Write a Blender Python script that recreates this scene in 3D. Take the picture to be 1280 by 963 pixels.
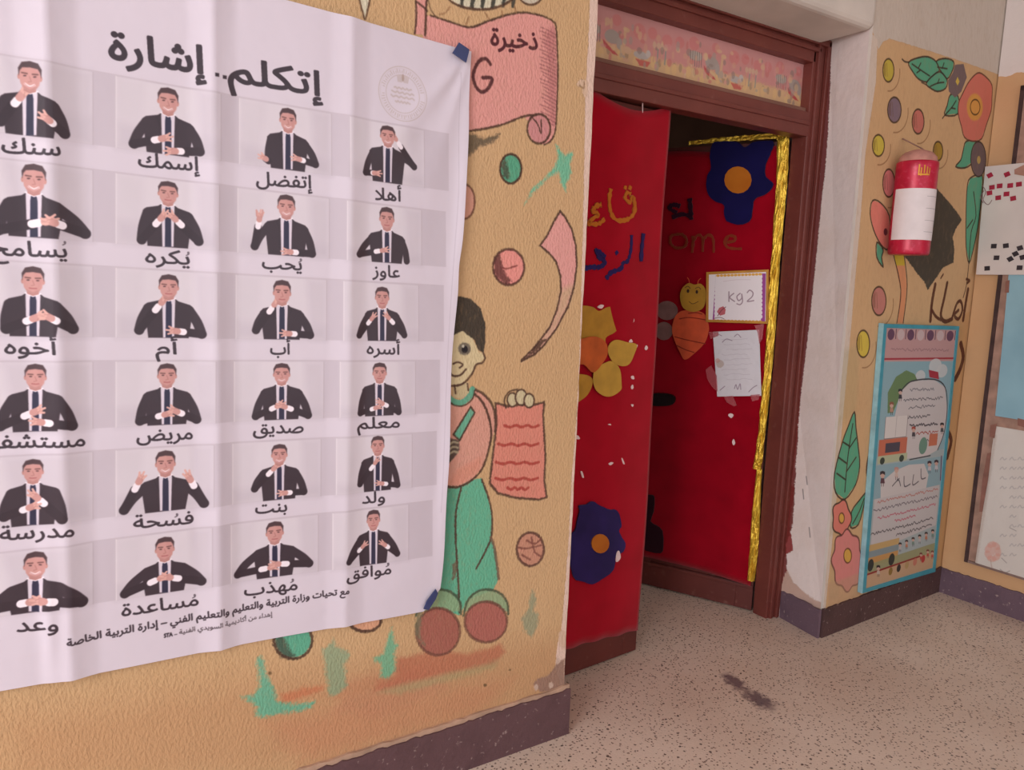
import bpy, bmesh, math, random
import numpy as np
from mathutils import Vector, Matrix

for o in list(bpy.data.objects): bpy.data.objects.remove(o)
SC = bpy.context.scene
COL = SC.collection
random.seed(7)
RNG = np.random.default_rng(5)

# ------------------------------------------------------------------ camera
F_PX = 967.9168
EYE = np.array([0.0, 0.0, 1.4])
CR = np.array([0.8370836, -0.5457652, 0.0378335])
CU = np.array([0.0405759, 0.1309024, 0.9905646])
CF = np.array([0.5455681, 0.8276502, -0.1317212])
cam = bpy.data.cameras.new('camera')
cam.sensor_width = 36.0
cam.lens = F_PX * 36.0 / 1280.0
cam.clip_start = 0.05
camo = bpy.data.objects.new('camera', cam)
COL.objects.link(camo)
M = Matrix.Identity(4)
for i in range(3):
    M[i][0], M[i][1], M[i][2], M[i][3] = CR[i], CU[i], -CF[i], EYE[i]
camo.matrix_world = M
SC.camera = camo

# ------------------------------------------------------------------ world, lights, exposure
SC.view_settings.view_transform = 'Standard'
SC.view_settings.look = 'None'
SC.view_settings.gamma = 1.0
SC.view_settings.use_curve_mapping = False
SC.view_settings.exposure = 0.0
W = bpy.data.worlds.new('overcast_daylight')
SC.world = W
W.use_nodes = True
wb = W.node_tree.nodes['Background']
wb.inputs[0].default_value = (1.0, 0.965, 0.975, 1)
wb.inputs[1].default_value = 1.28


def area(name, loc, target, sx, sy, power, color):
    l = bpy.data.lights.new(name, 'AREA')
    l.shape = 'RECTANGLE'; l.size = sx; l.size_y = sy; l.energy = power; l.color = color
    o = bpy.data.objects.new(name, l)
    COL.objects.link(o)
    o.location = loc
    o.rotation_euler = (Vector(target) - Vector(loc)).to_track_quat('-Z', 'Y').to_euler()
    return o


# daylight entering through the open side of the corridor, behind and to the left of the viewer
area('corridor_daylight', (-3.3, -0.7, 2.1), (2.2, 1.5, 0.9), 2.0, 2.0, 124, (1.0, 0.96, 0.98))
# weak fill lamp added behind the door to brighten the dark classroom
area('classroom_fill', (2.2, 4.9, 2.0), (2.2, 2.5, 1.0), 1.4, 1.2, 3, (1.0, 0.93, 0.88))


# ------------------------------------------------------------------ helpers: planes
class Plane:
    """vertical wall plane; s runs along it, z is up, d is the distance out of it towards the corridor"""
    def __init__(self, a, b):
        a = np.array(a, float); b = np.array(b, float)
        self.a = a; e = (b - a) / np.hypot(*(b - a)); self.e = e
        n = np.array([-e[1], e[0]])
        if n @ (np.zeros(2) - a) < 0: n = -n
        self.n = n

    def at(self, u, v, d=0.0):
        r = CF + CR * (u - 640.0) / F_PX - CU * (v - 481.5) / F_PX
        o = self.a + self.n * d
        t = (self.n @ o) / (self.n @ r[:2])
        q = EYE + t * r
        return float((q[:2] - o) @ self.e), float(q[2])

    def p3(self, s, z, d=0.0):
        q = self.a + self.e * s + self.n * d
        return (float(q[0]), float(q[1]), float(z))

    def pts(self, L, d=0.0):
        return [self.at(u, v, d) for u, v in L]


PW = Plane((0, 1.787), (1, 1.787))                # wall with the banner
PP = Plane((2.758, 1.81), (3.722, 1.843))         # wall right of the door
PF = Plane((3.722, 1.843), (3.719, 1.461))        # far wall of the corridor
PJ = Plane((0, 2.035), (1, 2.035))                # door frame
PT = Plane((0, 2.080), (1, 2.080))                # transom pane
PL = Plane((1.47, 2.049), (1.994, 2.087))         # left leaf
PR = Plane((2.704, 2.117), (2.484, 2.585))        # right leaf
PV = Plane((2.745, 1.81), (2.779, 2.035))         # reveal


# ------------------------------------------------------------------ helpers: curves through points
def smooth(P, n=6, closed=False):
    P = [np.array(p, float) for p in P]
    N = len(P); out = []
    if N < 3: return [tuple(p) for p in P]
    rng = range(N) if closed else range(N - 1)
    for i in rng:
        if closed: a, b, c, d = P[(i - 1) % N], P[i], P[(i + 1) % N], P[(i + 2) % N]
        else: a, b, c, d = P[max(i - 1, 0)], P[i], P[i + 1], P[min(i + 2, N - 1)]
        for k in range(n):
            t = k / n
            q = 0.5 * ((2 * b) + (c - a) * t + (2 * a - 5 * b + 4 * c - d) * t * t + (3 * b - a - 3 * c + d) * t ** 3)
            out.append(tuple(q))
    if not closed: out.append(tuple(P[-1]))
    return out


def ell(cx, cy, rx, ry, n=28, a0=0.0, a1=2 * math.pi, rot=0.0):
    out = []
    closed = abs(a1 - a0 - 2 * math.pi) < 1e-6
    m = n if closed else n + 1
    for i in range(m):
        a = a0 + (a1 - a0) * i / n
        x, y = rx * math.cos(a), ry * math.sin(a)
        out.append((cx + x * math.cos(rot) - y * math.sin(rot), cy + x * math.sin(rot) + y * math.cos(rot)))
    return out


def vnoise(h, w, cell, seed=0):
    r = np.random.default_rng(seed)
    gh, gw = int(h / cell) + 3, int(w / cell) + 3
    g = r.random((gh, gw)).astype(np.float32)
    y = np.arange(h) / cell; x = np.arange(w) / cell
    yi = y.astype(int); xi = x.astype(int)
    fy = (y - yi)[:, None]; fx = (x - xi)[None, :]
    fy = fy * fy * (3 - 2 * fy); fx = fx * fx * (3 - 2 * fx)
    a = g[yi][:, xi]; b = g[yi][:, xi + 1]; c = g[yi + 1][:, xi]; d = g[yi + 1][:, xi + 1]
    return (a * (1 - fx) + b * fx) * (1 - fy) + (c * (1 - fx) + d * fx) * fy


# ------------------------------------------------------------------ helpers: flat print, drawn in the plane of its own surface
GLYPHS = {}


def glyph_outlines(text):
    if text in GLYPHS: return GLYPHS[text]
    cu = bpy.data.curves.new('print_text', 'FONT'); cu.body = text
    o = bpy.data.objects.new('print_text', cu); COL.objects.link(o)
    bpy.context.view_layer.update()
    dg = bpy.context.evaluated_depsgraph_get()
    cv = o.evaluated_get(dg).to_curve(dg)
    out = []
    for sp in cv.splines:
        P = []
        B = sp.bezier_points; n = len(B)
        if n:
            for i in range(n):
                p0, p1, p2, p3 = B[i].co, B[i].handle_right, B[(i + 1) % n].handle_left, B[(i + 1) % n].co
                for k in range(5):
                    t = k / 5; q = p0 * (1 - t) ** 3 + p1 * 3 * t * (1 - t) ** 2 + p2 * 3 * t * t * (1 - t) + p3 * t ** 3
                    P.append((q.x, q.y))
        else: P = [(p.co.x, p.co.y) for p in sp.points]
        if len(P) > 2: out.append(np.array(P))
    o.evaluated_get(dg).to_curve_clear()
    bpy.data.objects.remove(o); bpy.data.curves.remove(cu)
    GLYPHS[text] = out
    return out


# isolated, final, initial, medial forms
AR = {'ا': (0xFE8D, 0xFE8E), 'أ': (0xFE83, 0xFE84), 'إ': (0xFE87, 0xFE88), 'ب': (0xFE8F, 0xFE90, 0xFE91, 0xFE92),
      'ة': (0xFE93, 0xFE94), 'ت': (0xFE95, 0xFE96, 0xFE97, 0xFE98), 'ح': (0xFEA1, 0xFEA2, 0xFEA3, 0xFEA4),
      'خ': (0xFEA5, 0xFEA6, 0xFEA7, 0xFEA8), 'د': (0xFEA9, 0xFEAA), 'ذ': (0xFEAB, 0xFEAC), 'ر': (0xFEAD, 0xFEAE),
      'ز': (0xFEAF, 0xFEB0), 'س': (0xFEB1, 0xFEB2, 0xFEB3, 0xFEB4), 'ش': (0xFEB5, 0xFEB6, 0xFEB7, 0xFEB8),
      'ص': (0xFEB9, 0xFEBA, 0xFEBB, 0xFEBC), 'ض': (0xFEBD, 0xFEBE, 0xFEBF, 0xFEC0), 'ع': (0xFEC9, 0xFECA, 0xFECB, 0xFECC),
      'ف': (0xFED1, 0xFED2, 0xFED3, 0xFED4), 'ق': (0xFED5, 0xFED6, 0xFED7, 0xFED8), 'ك': (0xFED9, 0xFEDA, 0xFEDB, 0xFEDC),
      'ل': (0xFEDD, 0xFEDE, 0xFEDF, 0xFEE0), 'م': (0xFEE1, 0xFEE2, 0xFEE3, 0xFEE4), 'ن': (0xFEE5, 0xFEE6, 0xFEE7, 0xFEE8),
      'ه': (0xFEE9, 0xFEEA, 0xFEEB, 0xFEEC), 'و': (0xFEED, 0xFEEE), 'ي': (0xFEF1, 0xFEF2, 0xFEF3, 0xFEF4),
      'ى': (0xFEEF, 0xFEF0), 'ء': (0xFE80,), 'ج': (0xFE9D, 0xFE9E, 0xFE9F, 0xFEA0), 'لا': (0xFEFB, 0xFEFC)}


def shape(word):
    """Arabic letters to their joined forms, in left to right drawing order"""
    t = []
    i = 0
    while i < len(word):
        if word[i] == 'ل' and i + 1 < len(word) and word[i + 1] == 'ا': t.append('لا'); i += 2
        else: t.append(word[i]); i += 1
    out = []
    for i, c in enumerate(t):
        f = AR.get(c)
        if not f: out.append(c); continue
        prev = AR.get(t[i - 1]) if i else None
        nxt = AR.get(t[i + 1]) if i + 1 < len(t) else None
        jp = bool(prev and len(prev) == 4 and len(f) > 1)
        jn = bool(nxt and len(nxt) > 1 and len(f) == 4)
        out.append(chr(f[3] if jp and jn else f[1] if jp else f[2] if jn else f[0]))
    return ''.join(reversed(out))


def S(*c):
    return np.array(c, np.float32) / 255.0


class Canvas:
    """a sheet of flat print measured in the metres of the surface it lies on"""
    def __init__(self, plane, s0, s1, z0, z1, ppm, bg=None, d=0.0):
        self.pl, self.s0, self.s1, self.z0, self.z1, self.ppm, self.d = plane, s0, s1, z0, z1, ppm, d
        self.w = int((s1 - s0) * ppm); self.h = int((z1 - z0) * ppm)
        self.rgb = np.zeros((self.h, self.w, 3), np.float32)
        self.al = np.zeros((self.h, self.w), np.float32)
        if bg is not None:
            self.rgb[:] = S(*bg); self.al[:] = 1
        self.nz = vnoise(self.h, self.w, 3.0, 1) * 0.6 + vnoise(self.h, self.w, 1.6, 2) * 0.4
        self.nb = vnoise(self.h, self.w, 14.0, 3)
        self.sw = 1.0

    def c(self, P):      # photograph measurements -> sheet pixels
        return [((s - self.s0) * self.ppm, (z - self.z0) * self.ppm) for s, z in (self.pl.at(u, v, self.d) for u, v in P)]

    def blend(self, x0, x1, y0, y1, a, col):
        a = np.clip(a, 0, 1)[..., None]
        sub = self.rgb[y0:y1, x0:x1]; sa = self.al[y0:y1, x0:x1]
        oa = a[..., 0] + sa * (1 - a[..., 0])
        num = col * a + sub * (sa[..., None] * (1 - a))
        self.rgb[y0:y1, x0:x1] = np.where(oa[..., None] > 1e-5, num / np.maximum(oa[..., None], 1e-5), sub)
        self.al[y0:y1, x0:x1] = oa

    def box(self, P, m):
        xs = [p[0] for p in P]; ys = [p[1] for p in P]
        x0 = max(0, int(min(xs) - m)); x1 = min(self.w, int(max(xs) + m) + 2)
        y0 = max(0, int(min(ys) - m)); y1 = min(self.h, int(max(ys) + m) + 2)
        return x0, x1, y0, y1

    def segd(self, P, X, Y, closed):
        D = np.full(X.shape, 1e9, np.float32)
        n = len(P)
        for i in range(n if closed else n - 1):
            ax, ay = P[i]; bx, by = P[(i + 1) % n]
            dx, dy = bx - ax, by - ay; L = dx * dx + dy * dy + 1e-9
            t = np.clip(((X - ax) * dx + (Y - ay) * dy) / L, 0, 1)
            D = np.minimum(D, (X - ax - t * dx) ** 2 + (Y - ay - t * dy) ** 2)
        return np.sqrt(D)

    def fill(self, P, col, a=1.0, soft=0.8, rough=0.0, grad=None, raw=False):
        C = P if raw else self.c(P)
        x0, x1, y0, y1 = self.box(C, soft + rough + 1)
        if x1 <= x0 or y1 <= y0: return
        X, Y = np.meshgrid(np.arange(x0, x1) + 0.5, np.arange(y0, y1) + 0.5)
        X = X.astype(np.float32); Y = Y.astype(np.float32)
        ins = np.zeros(X.shape, bool); n = len(C)
        for i in range(n):
            ax, ay = C[i]; bx, by = C[(i + 1) % n]
            if abs(by - ay) < 1e-9: continue
            ins ^= ((ay > Y) != (by > Y)) & (X < (bx - ax) * (Y - ay) / (by - ay) + ax)
        D = self.segd(C, X, Y, True); D = np.where(ins, -D, D)
        if rough: D = D + (self.nz[y0:y1, x0:x1] - 0.5) * 2 * rough + (self.nb[y0:y1, x0:x1] - .5) * rough
        A = np.clip(0.5 - D / soft / 2, 0, 1) * a
        col = S(*col)
        if grad is not None:
            t = (Y - Y.min()) / max(1, (Y.max() - Y.min()))
            col = col[None, None] * t[..., None] + S(*grad)[None, None] * (1 - t[..., None])
        self.blend(x0, x1, y0, y1, A, col)

    def stroke(self, P, w, col, a=1.0, soft=0.8, rough=0.0, closed=False, sm=5, raw=False):
        """w = line width in photograph pixels near the line"""
        C = P if raw else self.c(P)
        if sm: C = smooth(C, sm, closed)
        if raw: wp = w
        else:
            u, v = P[0]; q = self.c([(u, v), (u, v + 1)])
            wp = w * self.sw * abs(q[1][1] - q[0][1])
        x0, x1, y0, y1 = self.box(C, wp + soft + rough + 1)
        if x1 <= x0 or y1 <= y0: return
        X, Y = np.meshgrid(np.arange(x0, x1) + 0.5, np.arange(y0, y1) + 0.5)
        D = self.segd(C, X.astype(np.float32), Y.astype(np.float32), closed) - wp / 2
        if rough: D = D + (self.nz[y0:y1, x0:x1] - 0.5) * 2 * rough
        self.blend(x0, x1, y0, y1, np.clip(0.5 - D / soft / 2, 0, 1) * a, S(*col))

    def text(self, s, a, b, em, col, bold=0.0, arabic=True, al=1.0):
        """ink from left point a to right point b on the baseline, em = letter size in metres"""
        if arabic: s = ' '.join(shape(q) for q in reversed(s.split(' ')))
        cs = glyph_outlines(s)
        if not cs: return
        (ax, ay), (bx, by) = self.c([a, b])
        allv = np.concatenate(cs)
        g0, g1 = allv[:, 0].min(), allv[:, 0].max(); e = em * self.ppm
        def place(v):
            k = (v[:, 0] - g0) / (g1 - g0)
            return np.stack([ax + (bx - ax) * k, ay + (by - ay) * k + v[:, 1] * e], 1)
        q = place(allv)
        x0, x1, y0, y1 = self.box(q, 3 + bold)
        if x1 <= x0 or y1 <= y0: return
        SS = 3
        wn = np.zeros(((y1 - y0) * SS, (x1 - x0) * SS), np.int16)
        for v in cs:
            Q = (place(v) - np.array([x0, y0])) * SS
            ya = int(max(0, Q[:, 1].min())); yb = int(min(wn.shape[0], Q[:, 1].max() + 2))
            xa = int(max(0, Q[:, 0].min())); xb = int(min(wn.shape[1], Q[:, 0].max() + 2))
            if xb <= xa or yb <= ya: continue
            X = np.arange(xa, xb)[None, :] + .5; Y = np.arange(ya, yb)[:, None] + .5
            for i in range(len(Q)):
                px, py = Q[i]; qx, qy = Q[(i + 1) % len(Q)]
                if abs(qy - py) < 1e-9: continue
                lo = int(max(0, min(py, qy) - ya - 1)); hi = int(min(yb - ya, max(py, qy) - ya + 2))
                if hi <= lo: continue
                Yk = Y[lo:hi]
                cr = (((py <= Yk) & (qy > Yk)).astype(np.int16) - ((qy <= Yk) & (py > Yk)).astype(np.int16))
                wn[ya + lo:ya + hi, xa:xb] += cr * (X < (qx - px) * (Yk - py) / (qy - py) + px)
        buf = wn != 0
        r = int(round(bold * SS))
        if r > 0:
            b0 = buf.copy()
            for dy in range(-r, r + 1):
                for dx in range(-r, r + 1):
                    if dx * dx + dy * dy <= r * r:
                        buf |= np.roll(np.roll(b0, dy, 0), dx, 1)
        A = buf.reshape(y1 - y0, SS, x1 - x0, SS).mean((1, 3))
        self.blend(x0, x1, y0, y1, A * al, S(*col))

    def grain(self, amp):
        self.rgb *= (1 + (self.nz[..., None] - .5) * amp + (self.nb[..., None] - .5) * amp)

    def image(self, name):
        im = bpy.data.images.new(name, self.w, self.h, alpha=True)
        px = np.concatenate([np.clip(self.rgb, 0, 1), np.clip(self.al, 0, 1)[..., None]], 2).astype(np.float32)
        im.alpha_mode = 'CHANNEL_PACKED'
        im.pixels.foreach_set(px.ravel())
        im.update(); im.pack()
        return im


# ------------------------------------------------------------------ helpers: materials
def lin(c):
    out = []
    for q in c[:3]:
        q = q / 255.0
        out.append(q / 12.92 if q <= 0.04045 else ((q + 0.055) / 1.055) ** 2.4)
    return (*out, 1.0)


class Mat:
    def __init__(self, name, col=(200, 200, 200), rough=0.8, metal=0.0, spec=0.3):
        self.m = bpy.data.materials.new(name); self.m.use_nodes = True
        self.nt = self.m.node_tree; self.b = self.nt.nodes['Principled BSDF']
        self.b.inputs['Roughness'].default_value = rough
        self.b.inputs['Metallic'].default_value = metal
        self.b.inputs['Specular IOR Level'].default_value = spec
        r = self.nt.nodes.new('ShaderNodeRGB'); r.outputs[0].default_value = lin(col)
        self.c = r.outputs[0]; self.bump_out = None
        self.tc = self.nt.nodes.new('ShaderNodeTexCoord')
        self.done()

    def n(self, t): return self.nt.nodes.new(t)
    def l(self, a, b): self.nt.links.new(a, b)

    def coords(self, scale=(1, 1, 1), rot=(0, 0, 0)):
        mp = self.n('ShaderNodeMapping'); mp.inputs['Scale'].default_value = scale; mp.inputs['Rotation'].default_value = rot
        self.l(self.tc.outputs['Object'], mp.inputs[0]); return mp.outputs[0]

    def noise(self, scale, detail=3, co=None, lo=0.3, hi=0.7, rough=0.5):
        nz = self.n('ShaderNodeTexNoise'); nz.inputs['Scale'].default_value = scale; nz.inputs['Detail'].default_value = detail
        nz.inputs['Roughness'].default_value = rough
        self.l(co if co else self.tc.outputs['Object'], nz.inputs['Vector'])
        r = self.n('ShaderNodeMapRange'); r.inputs[1].default_value = lo; r.inputs[2].default_value = hi
        self.l(nz.outputs[0], r.inputs[0]); return r.outputs[0]

    def mix(self, fac, col, amt=1.0, mode='MIX'):
        mx = self.n('ShaderNodeMix'); mx.data_type = 'RGBA'; mx.blend_type = mode
        if amt != 1.0 and not isinstance(fac, float):
            k = self.n('ShaderNodeMath'); k.operation = 'MULTIPLY'; k.inputs[1].default_value = amt
            self.l(fac, k.inputs[0]); fac = k.outputs[0]
        if isinstance(fac, float): mx.inputs[0].default_value = fac
        else: self.l(fac, mx.inputs[0])
        self.l(self.c, mx.inputs[6])
        if isinstance(col, tuple): mx.inputs[7].default_value = lin(col)
        else: self.l(col, mx.inputs[7])
        self.c = mx.outputs[2]; self.done(); return self

    def img(self, im, ppm_mix=True):
        t = self.n('ShaderNodeTexImage'); t.image = im; t.extension = 'CLIP'; t.interpolation = 'Cubic'
        uv = self.n('ShaderNodeUVMap'); uv.uv_map = 'UVMap'
        self.l(uv.outputs[0], t.inputs[0])
        return self.mix(t.outputs[1], t.outputs[0])

    def bump(self, height, dist=0.002, strength=1.0):
        b = self.n('ShaderNodeBump'); b.inputs['Distance'].default_value = dist; b.inputs['Strength'].default_value = strength
        self.l(height, b.inputs['Height'])
        if self.bump_out: self.l(self.bump_out, b.inputs['Normal'])
        self.bump_out = b.outputs[0]; self.l(b.outputs[0], self.b.inputs['Normal']); return self

    def done(self): self.l(self.c, self.b.inputs['Base Color'])


def wood(name, col, dark, rough=0.45):
    m = Mat(name, col, rough, spec=0.4)
    m.mix(m.noise(5, 4), dark, 0.6)
    m.mix(m.noise(30, 4, None, .62, .8), (160, 120, 108), 0.25)
    m.bump(m.noise(25, 3), 0.0005)
    return m.m


def felt(name, col, col2):
    m = Mat(name, col, 1.0, spec=0.05)
    m.mix(m.noise(9, 3), col2, 0.7)
    m.bump(m.noise(600, 2), 0.0005, .6)
    m.b.inputs['Sheen Weight'].default_value = 0.15
    return m.m


def plain(name, col, rough=0.8, metal=0.0, spec=.3, var=0.08, scale=20):
    m = Mat(name, col, rough, metal, spec)
    dk = tuple(int(q * (1 - var * 2)) for q in col)
    m.mix(m.noise(scale, 3), dk)
    return m.m


# ------------------------------------------------------------------ helpers: objects
def link(name, me, mats, parent=None):
    o = bpy.data.objects.new(name, me)
    for m in (mats if isinstance(mats, (list, tuple)) else [mats]): me.materials.append(m)
    COL.objects.link(o)
    if parent is not None:
        o.parent = parent
        o.matrix_parent_inverse = Matrix.Translation(parent.location).inverted()
    return o


def mesh(name, verts, faces, mats, parent=None, origin=None, sm=False):
    """verts are world coordinates"""
    og = Vector(origin) if origin is not None else (Vector((0, 0, 0)))
    if origin is None and parent is None:
        A = np.array(verts); og = Vector(((A[:, 0].min() + A[:, 0].max()) / 2, (A[:, 1].min() + A[:, 1].max()) / 2, A[:, 2].min()))
    me = bpy.data.meshes.new(name)
    me.from_pydata([tuple(Vector(v) - og) for v in verts], [], faces)
    bm = bmesh.new(); bm.from_mesh(me); bmesh.ops.recalc_face_normals(bm, faces=bm.faces); bm.to_mesh(me); bm.free()
    if sm: me.polygons.foreach_set('use_smooth', [True] * len(me.polygons))
    o = link(name, me, mats, parent)
    o.location = og
    return o


def tag(o, label=None, cat=None, group=None, kind=None):
    if label: o['label'] = label
    if cat: o['category'] = cat
    if group: o['group'] = group
    if kind: o['kind'] = kind
    return o


def empty(name, loc, label=None, cat=None, group=None, kind=None):
    o = bpy.data.objects.new(name, None); COL.objects.link(o); o.location = loc
    o.empty_display_size = .05
    return tag(o, label, cat, group, kind)


def box(name, x, y, z, mat, parent=None, bev=0.0):
    v = [(a, b, c) for a in x for b in y for c in z]
    f = [(0, 1, 3, 2), (4, 6, 7, 5), (0, 4, 5, 1), (2, 3, 7, 6), (0, 2, 6, 4), (1, 5, 7, 3)]
    o = mesh(name, v, f, mat, parent)
    if bev: bevel(o, bev)
    return o


def bevel(o, w, n=2):
    m = o.modifiers.new('bevel', 'BEVEL'); m.width = w; m.segments = n; m.limit_method = 'ANGLE'
    return o


def slab(name, plane, P, d0, d1, mats, parent=None, bev=0.0, cv=None, sidemat=0):
    """polygon P in (s, z) of the plane, between distances d0 (back) and d1 (front) out of the plane"""
    n = len(P)
    v = [plane.p3(s, z, d1) for s, z in P] + [plane.p3(s, z, d0) for s, z in P]
    f = [tuple(range(n)), tuple(range(2 * n - 1, n - 1, -1))] + [(i, (i + 1) % n, (i + 1) % n + n, i + n) for i in range(n)]
    o = mesh(name, v, f, mats, parent)
    if cv is not None: uvmap(o, plane, cv)
    if sidemat:
        for p in o.data.polygons:
            if p.index >= 1: p.material_index = sidemat
    if bev: bevel(o, bev)
    return o


def uvmap(o, plane, cv):
    me = o.data; uv = me.uv_layers.new(name='UVMap'); mw = Matrix.Translation(o.location)
    for lp in me.loops:
        q = mw @ me.vertices[lp.vertex_index].co
        s = (q.x - plane.a[0]) * plane.e[0] + (q.y - plane.a[1]) * plane.e[1]
        uv.data[lp.index].uv = ((s - cv.s0) / (cv.s1 - cv.s0), (q.z - cv.z0) / (cv.z1 - cv.z0))


def patch(name, plane, Ppx, d0, d1, mats, parent=None, sm=5, bev=0.0, wob=0.0, cv=None):
    """a flat thing measured in the photograph, brought onto its real plane"""
    P = plane.pts(Ppx, d1)
    if sm: P = smooth(P, sm, True)
    if wob: P = [(s + random.uniform(-wob, wob), z + random.uniform(-wob, wob)) for s, z in P]
    return slab(name, plane, P, d0, d1, mats, parent, bev, cv)


def ribbon(name, plane, lines, width, d0, d1, mat, parent=None, wob=0.0, sm=5):
    """felt or paper letters: strokes measured in the photograph, one object"""
    V = []; Fc = []
    for ln in lines:
        w = width
        P = [np.array(p) for p in smooth(plane.pts(ln, d1), sm)]
        if len(P) < 2: continue
        n = len(P); base = len(V)
        for i, p in enumerate(P):
            t = P[min(i + 1, n - 1)] - P[max(i - 1, 0)]; t = t / (np.hypot(*t) + 1e-9)
            nn = np.array([-t[1], t[0]]) * (w / 2 + random.uniform(-wob, wob))
            for q, d in ((p + nn, d1), (p - nn, d1), (p - nn, d0), (p + nn, d0)): V.append(plane.p3(q[0], q[1], d))
        for i in range(n - 1):
            a = base + i * 4; b = a + 4
            for k in range(4): Fc.append((a + k, a + (k + 1) % 4, b + (k + 1) % 4, b + k))
        Fc.append((base, base + 3, base + 2, base + 1)); e = base + (n - 1) * 4; Fc.append((e, e + 1, e + 2, e + 3))
    return mesh(name, V, Fc, mat, parent)


def gridmesh(name, fn, nu, nv, mat, parent=None, cv=None, plane=None, thick=0.0):
    """fn(i/nu, j/nv) -> world point"""
    V = [fn(i / nu, j / nv) for j in range(nv + 1) for i in range(nu + 1)]
    Fc = [(j * (nu + 1) + i, j * (nu + 1) + i + 1, (j + 1) * (nu + 1) + i + 1, (j + 1) * (nu + 1) + i) for j in range(nv) for i in range(nu)]
    o = mesh(name, V, Fc, mat, parent, sm=True)
    if cv is not None: uvmap(o, plane, cv)
    if thick:
        m = o.modifiers.new('thickness', 'SOLIDIFY'); m.thickness = thick; m.offset = 0
    return o


def tube(name, P, r, mat, parent=None, n=8):
    P = [Vector(p) for p in P]; V = []; Fc = []
    for i, p in enumerate(P):
        t = (P[min(i + 1, len(P) - 1)] - P[max(i - 1, 0)]).normalized()
        a = t.orthogonal().normalized(); b = t.cross(a)
        for k in range(n):
            an = 2 * math.pi * k / n; V.append(tuple(p + (a * math.cos(an) + b * math.sin(an)) * r))
    for i in range(len(P) - 1):
        for k in range(n): Fc.append((i * n + k, i * n + (k + 1) % n, (i + 1) * n + (k + 1) % n, (i + 1) * n + k))
    Fc.append(tuple(range(n))); Fc.append(tuple(range((len(P) - 1) * n, len(P) * n)))
    return mesh(name, V, Fc, mat, parent, sm=False)


def lathe(name, c, prof, mat, parent=None, n=40, a0=0.0, a1=2 * math.pi, sm=True):
    """prof = (radius, z) pairs around the vertical axis at c"""
    V = []; Fc = []; full = abs(a1 - a0 - 2 * math.pi) < 1e-6; m = n if full else n + 1
    for r, z in prof:
        for k in range(m):
            an = a0 + (a1 - a0) * k / n; V.append((c[0] + r * math.cos(an), c[1] + r * math.sin(an), c[2] + z))
    for j in range(len(prof) - 1):
        for k in range(n): Fc.append((j * m + k, j * m + (k + 1) % m, (j + 1) * m + (k + 1) % m, (j + 1) * m + k))
    return mesh(name, V, Fc, mat, parent, sm=sm)


# ------------------------------------------------------------------ print: the murals
OUT = (74, 52, 44)
TEAL = (88, 172, 146)
PINK = (212, 150, 143)


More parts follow.
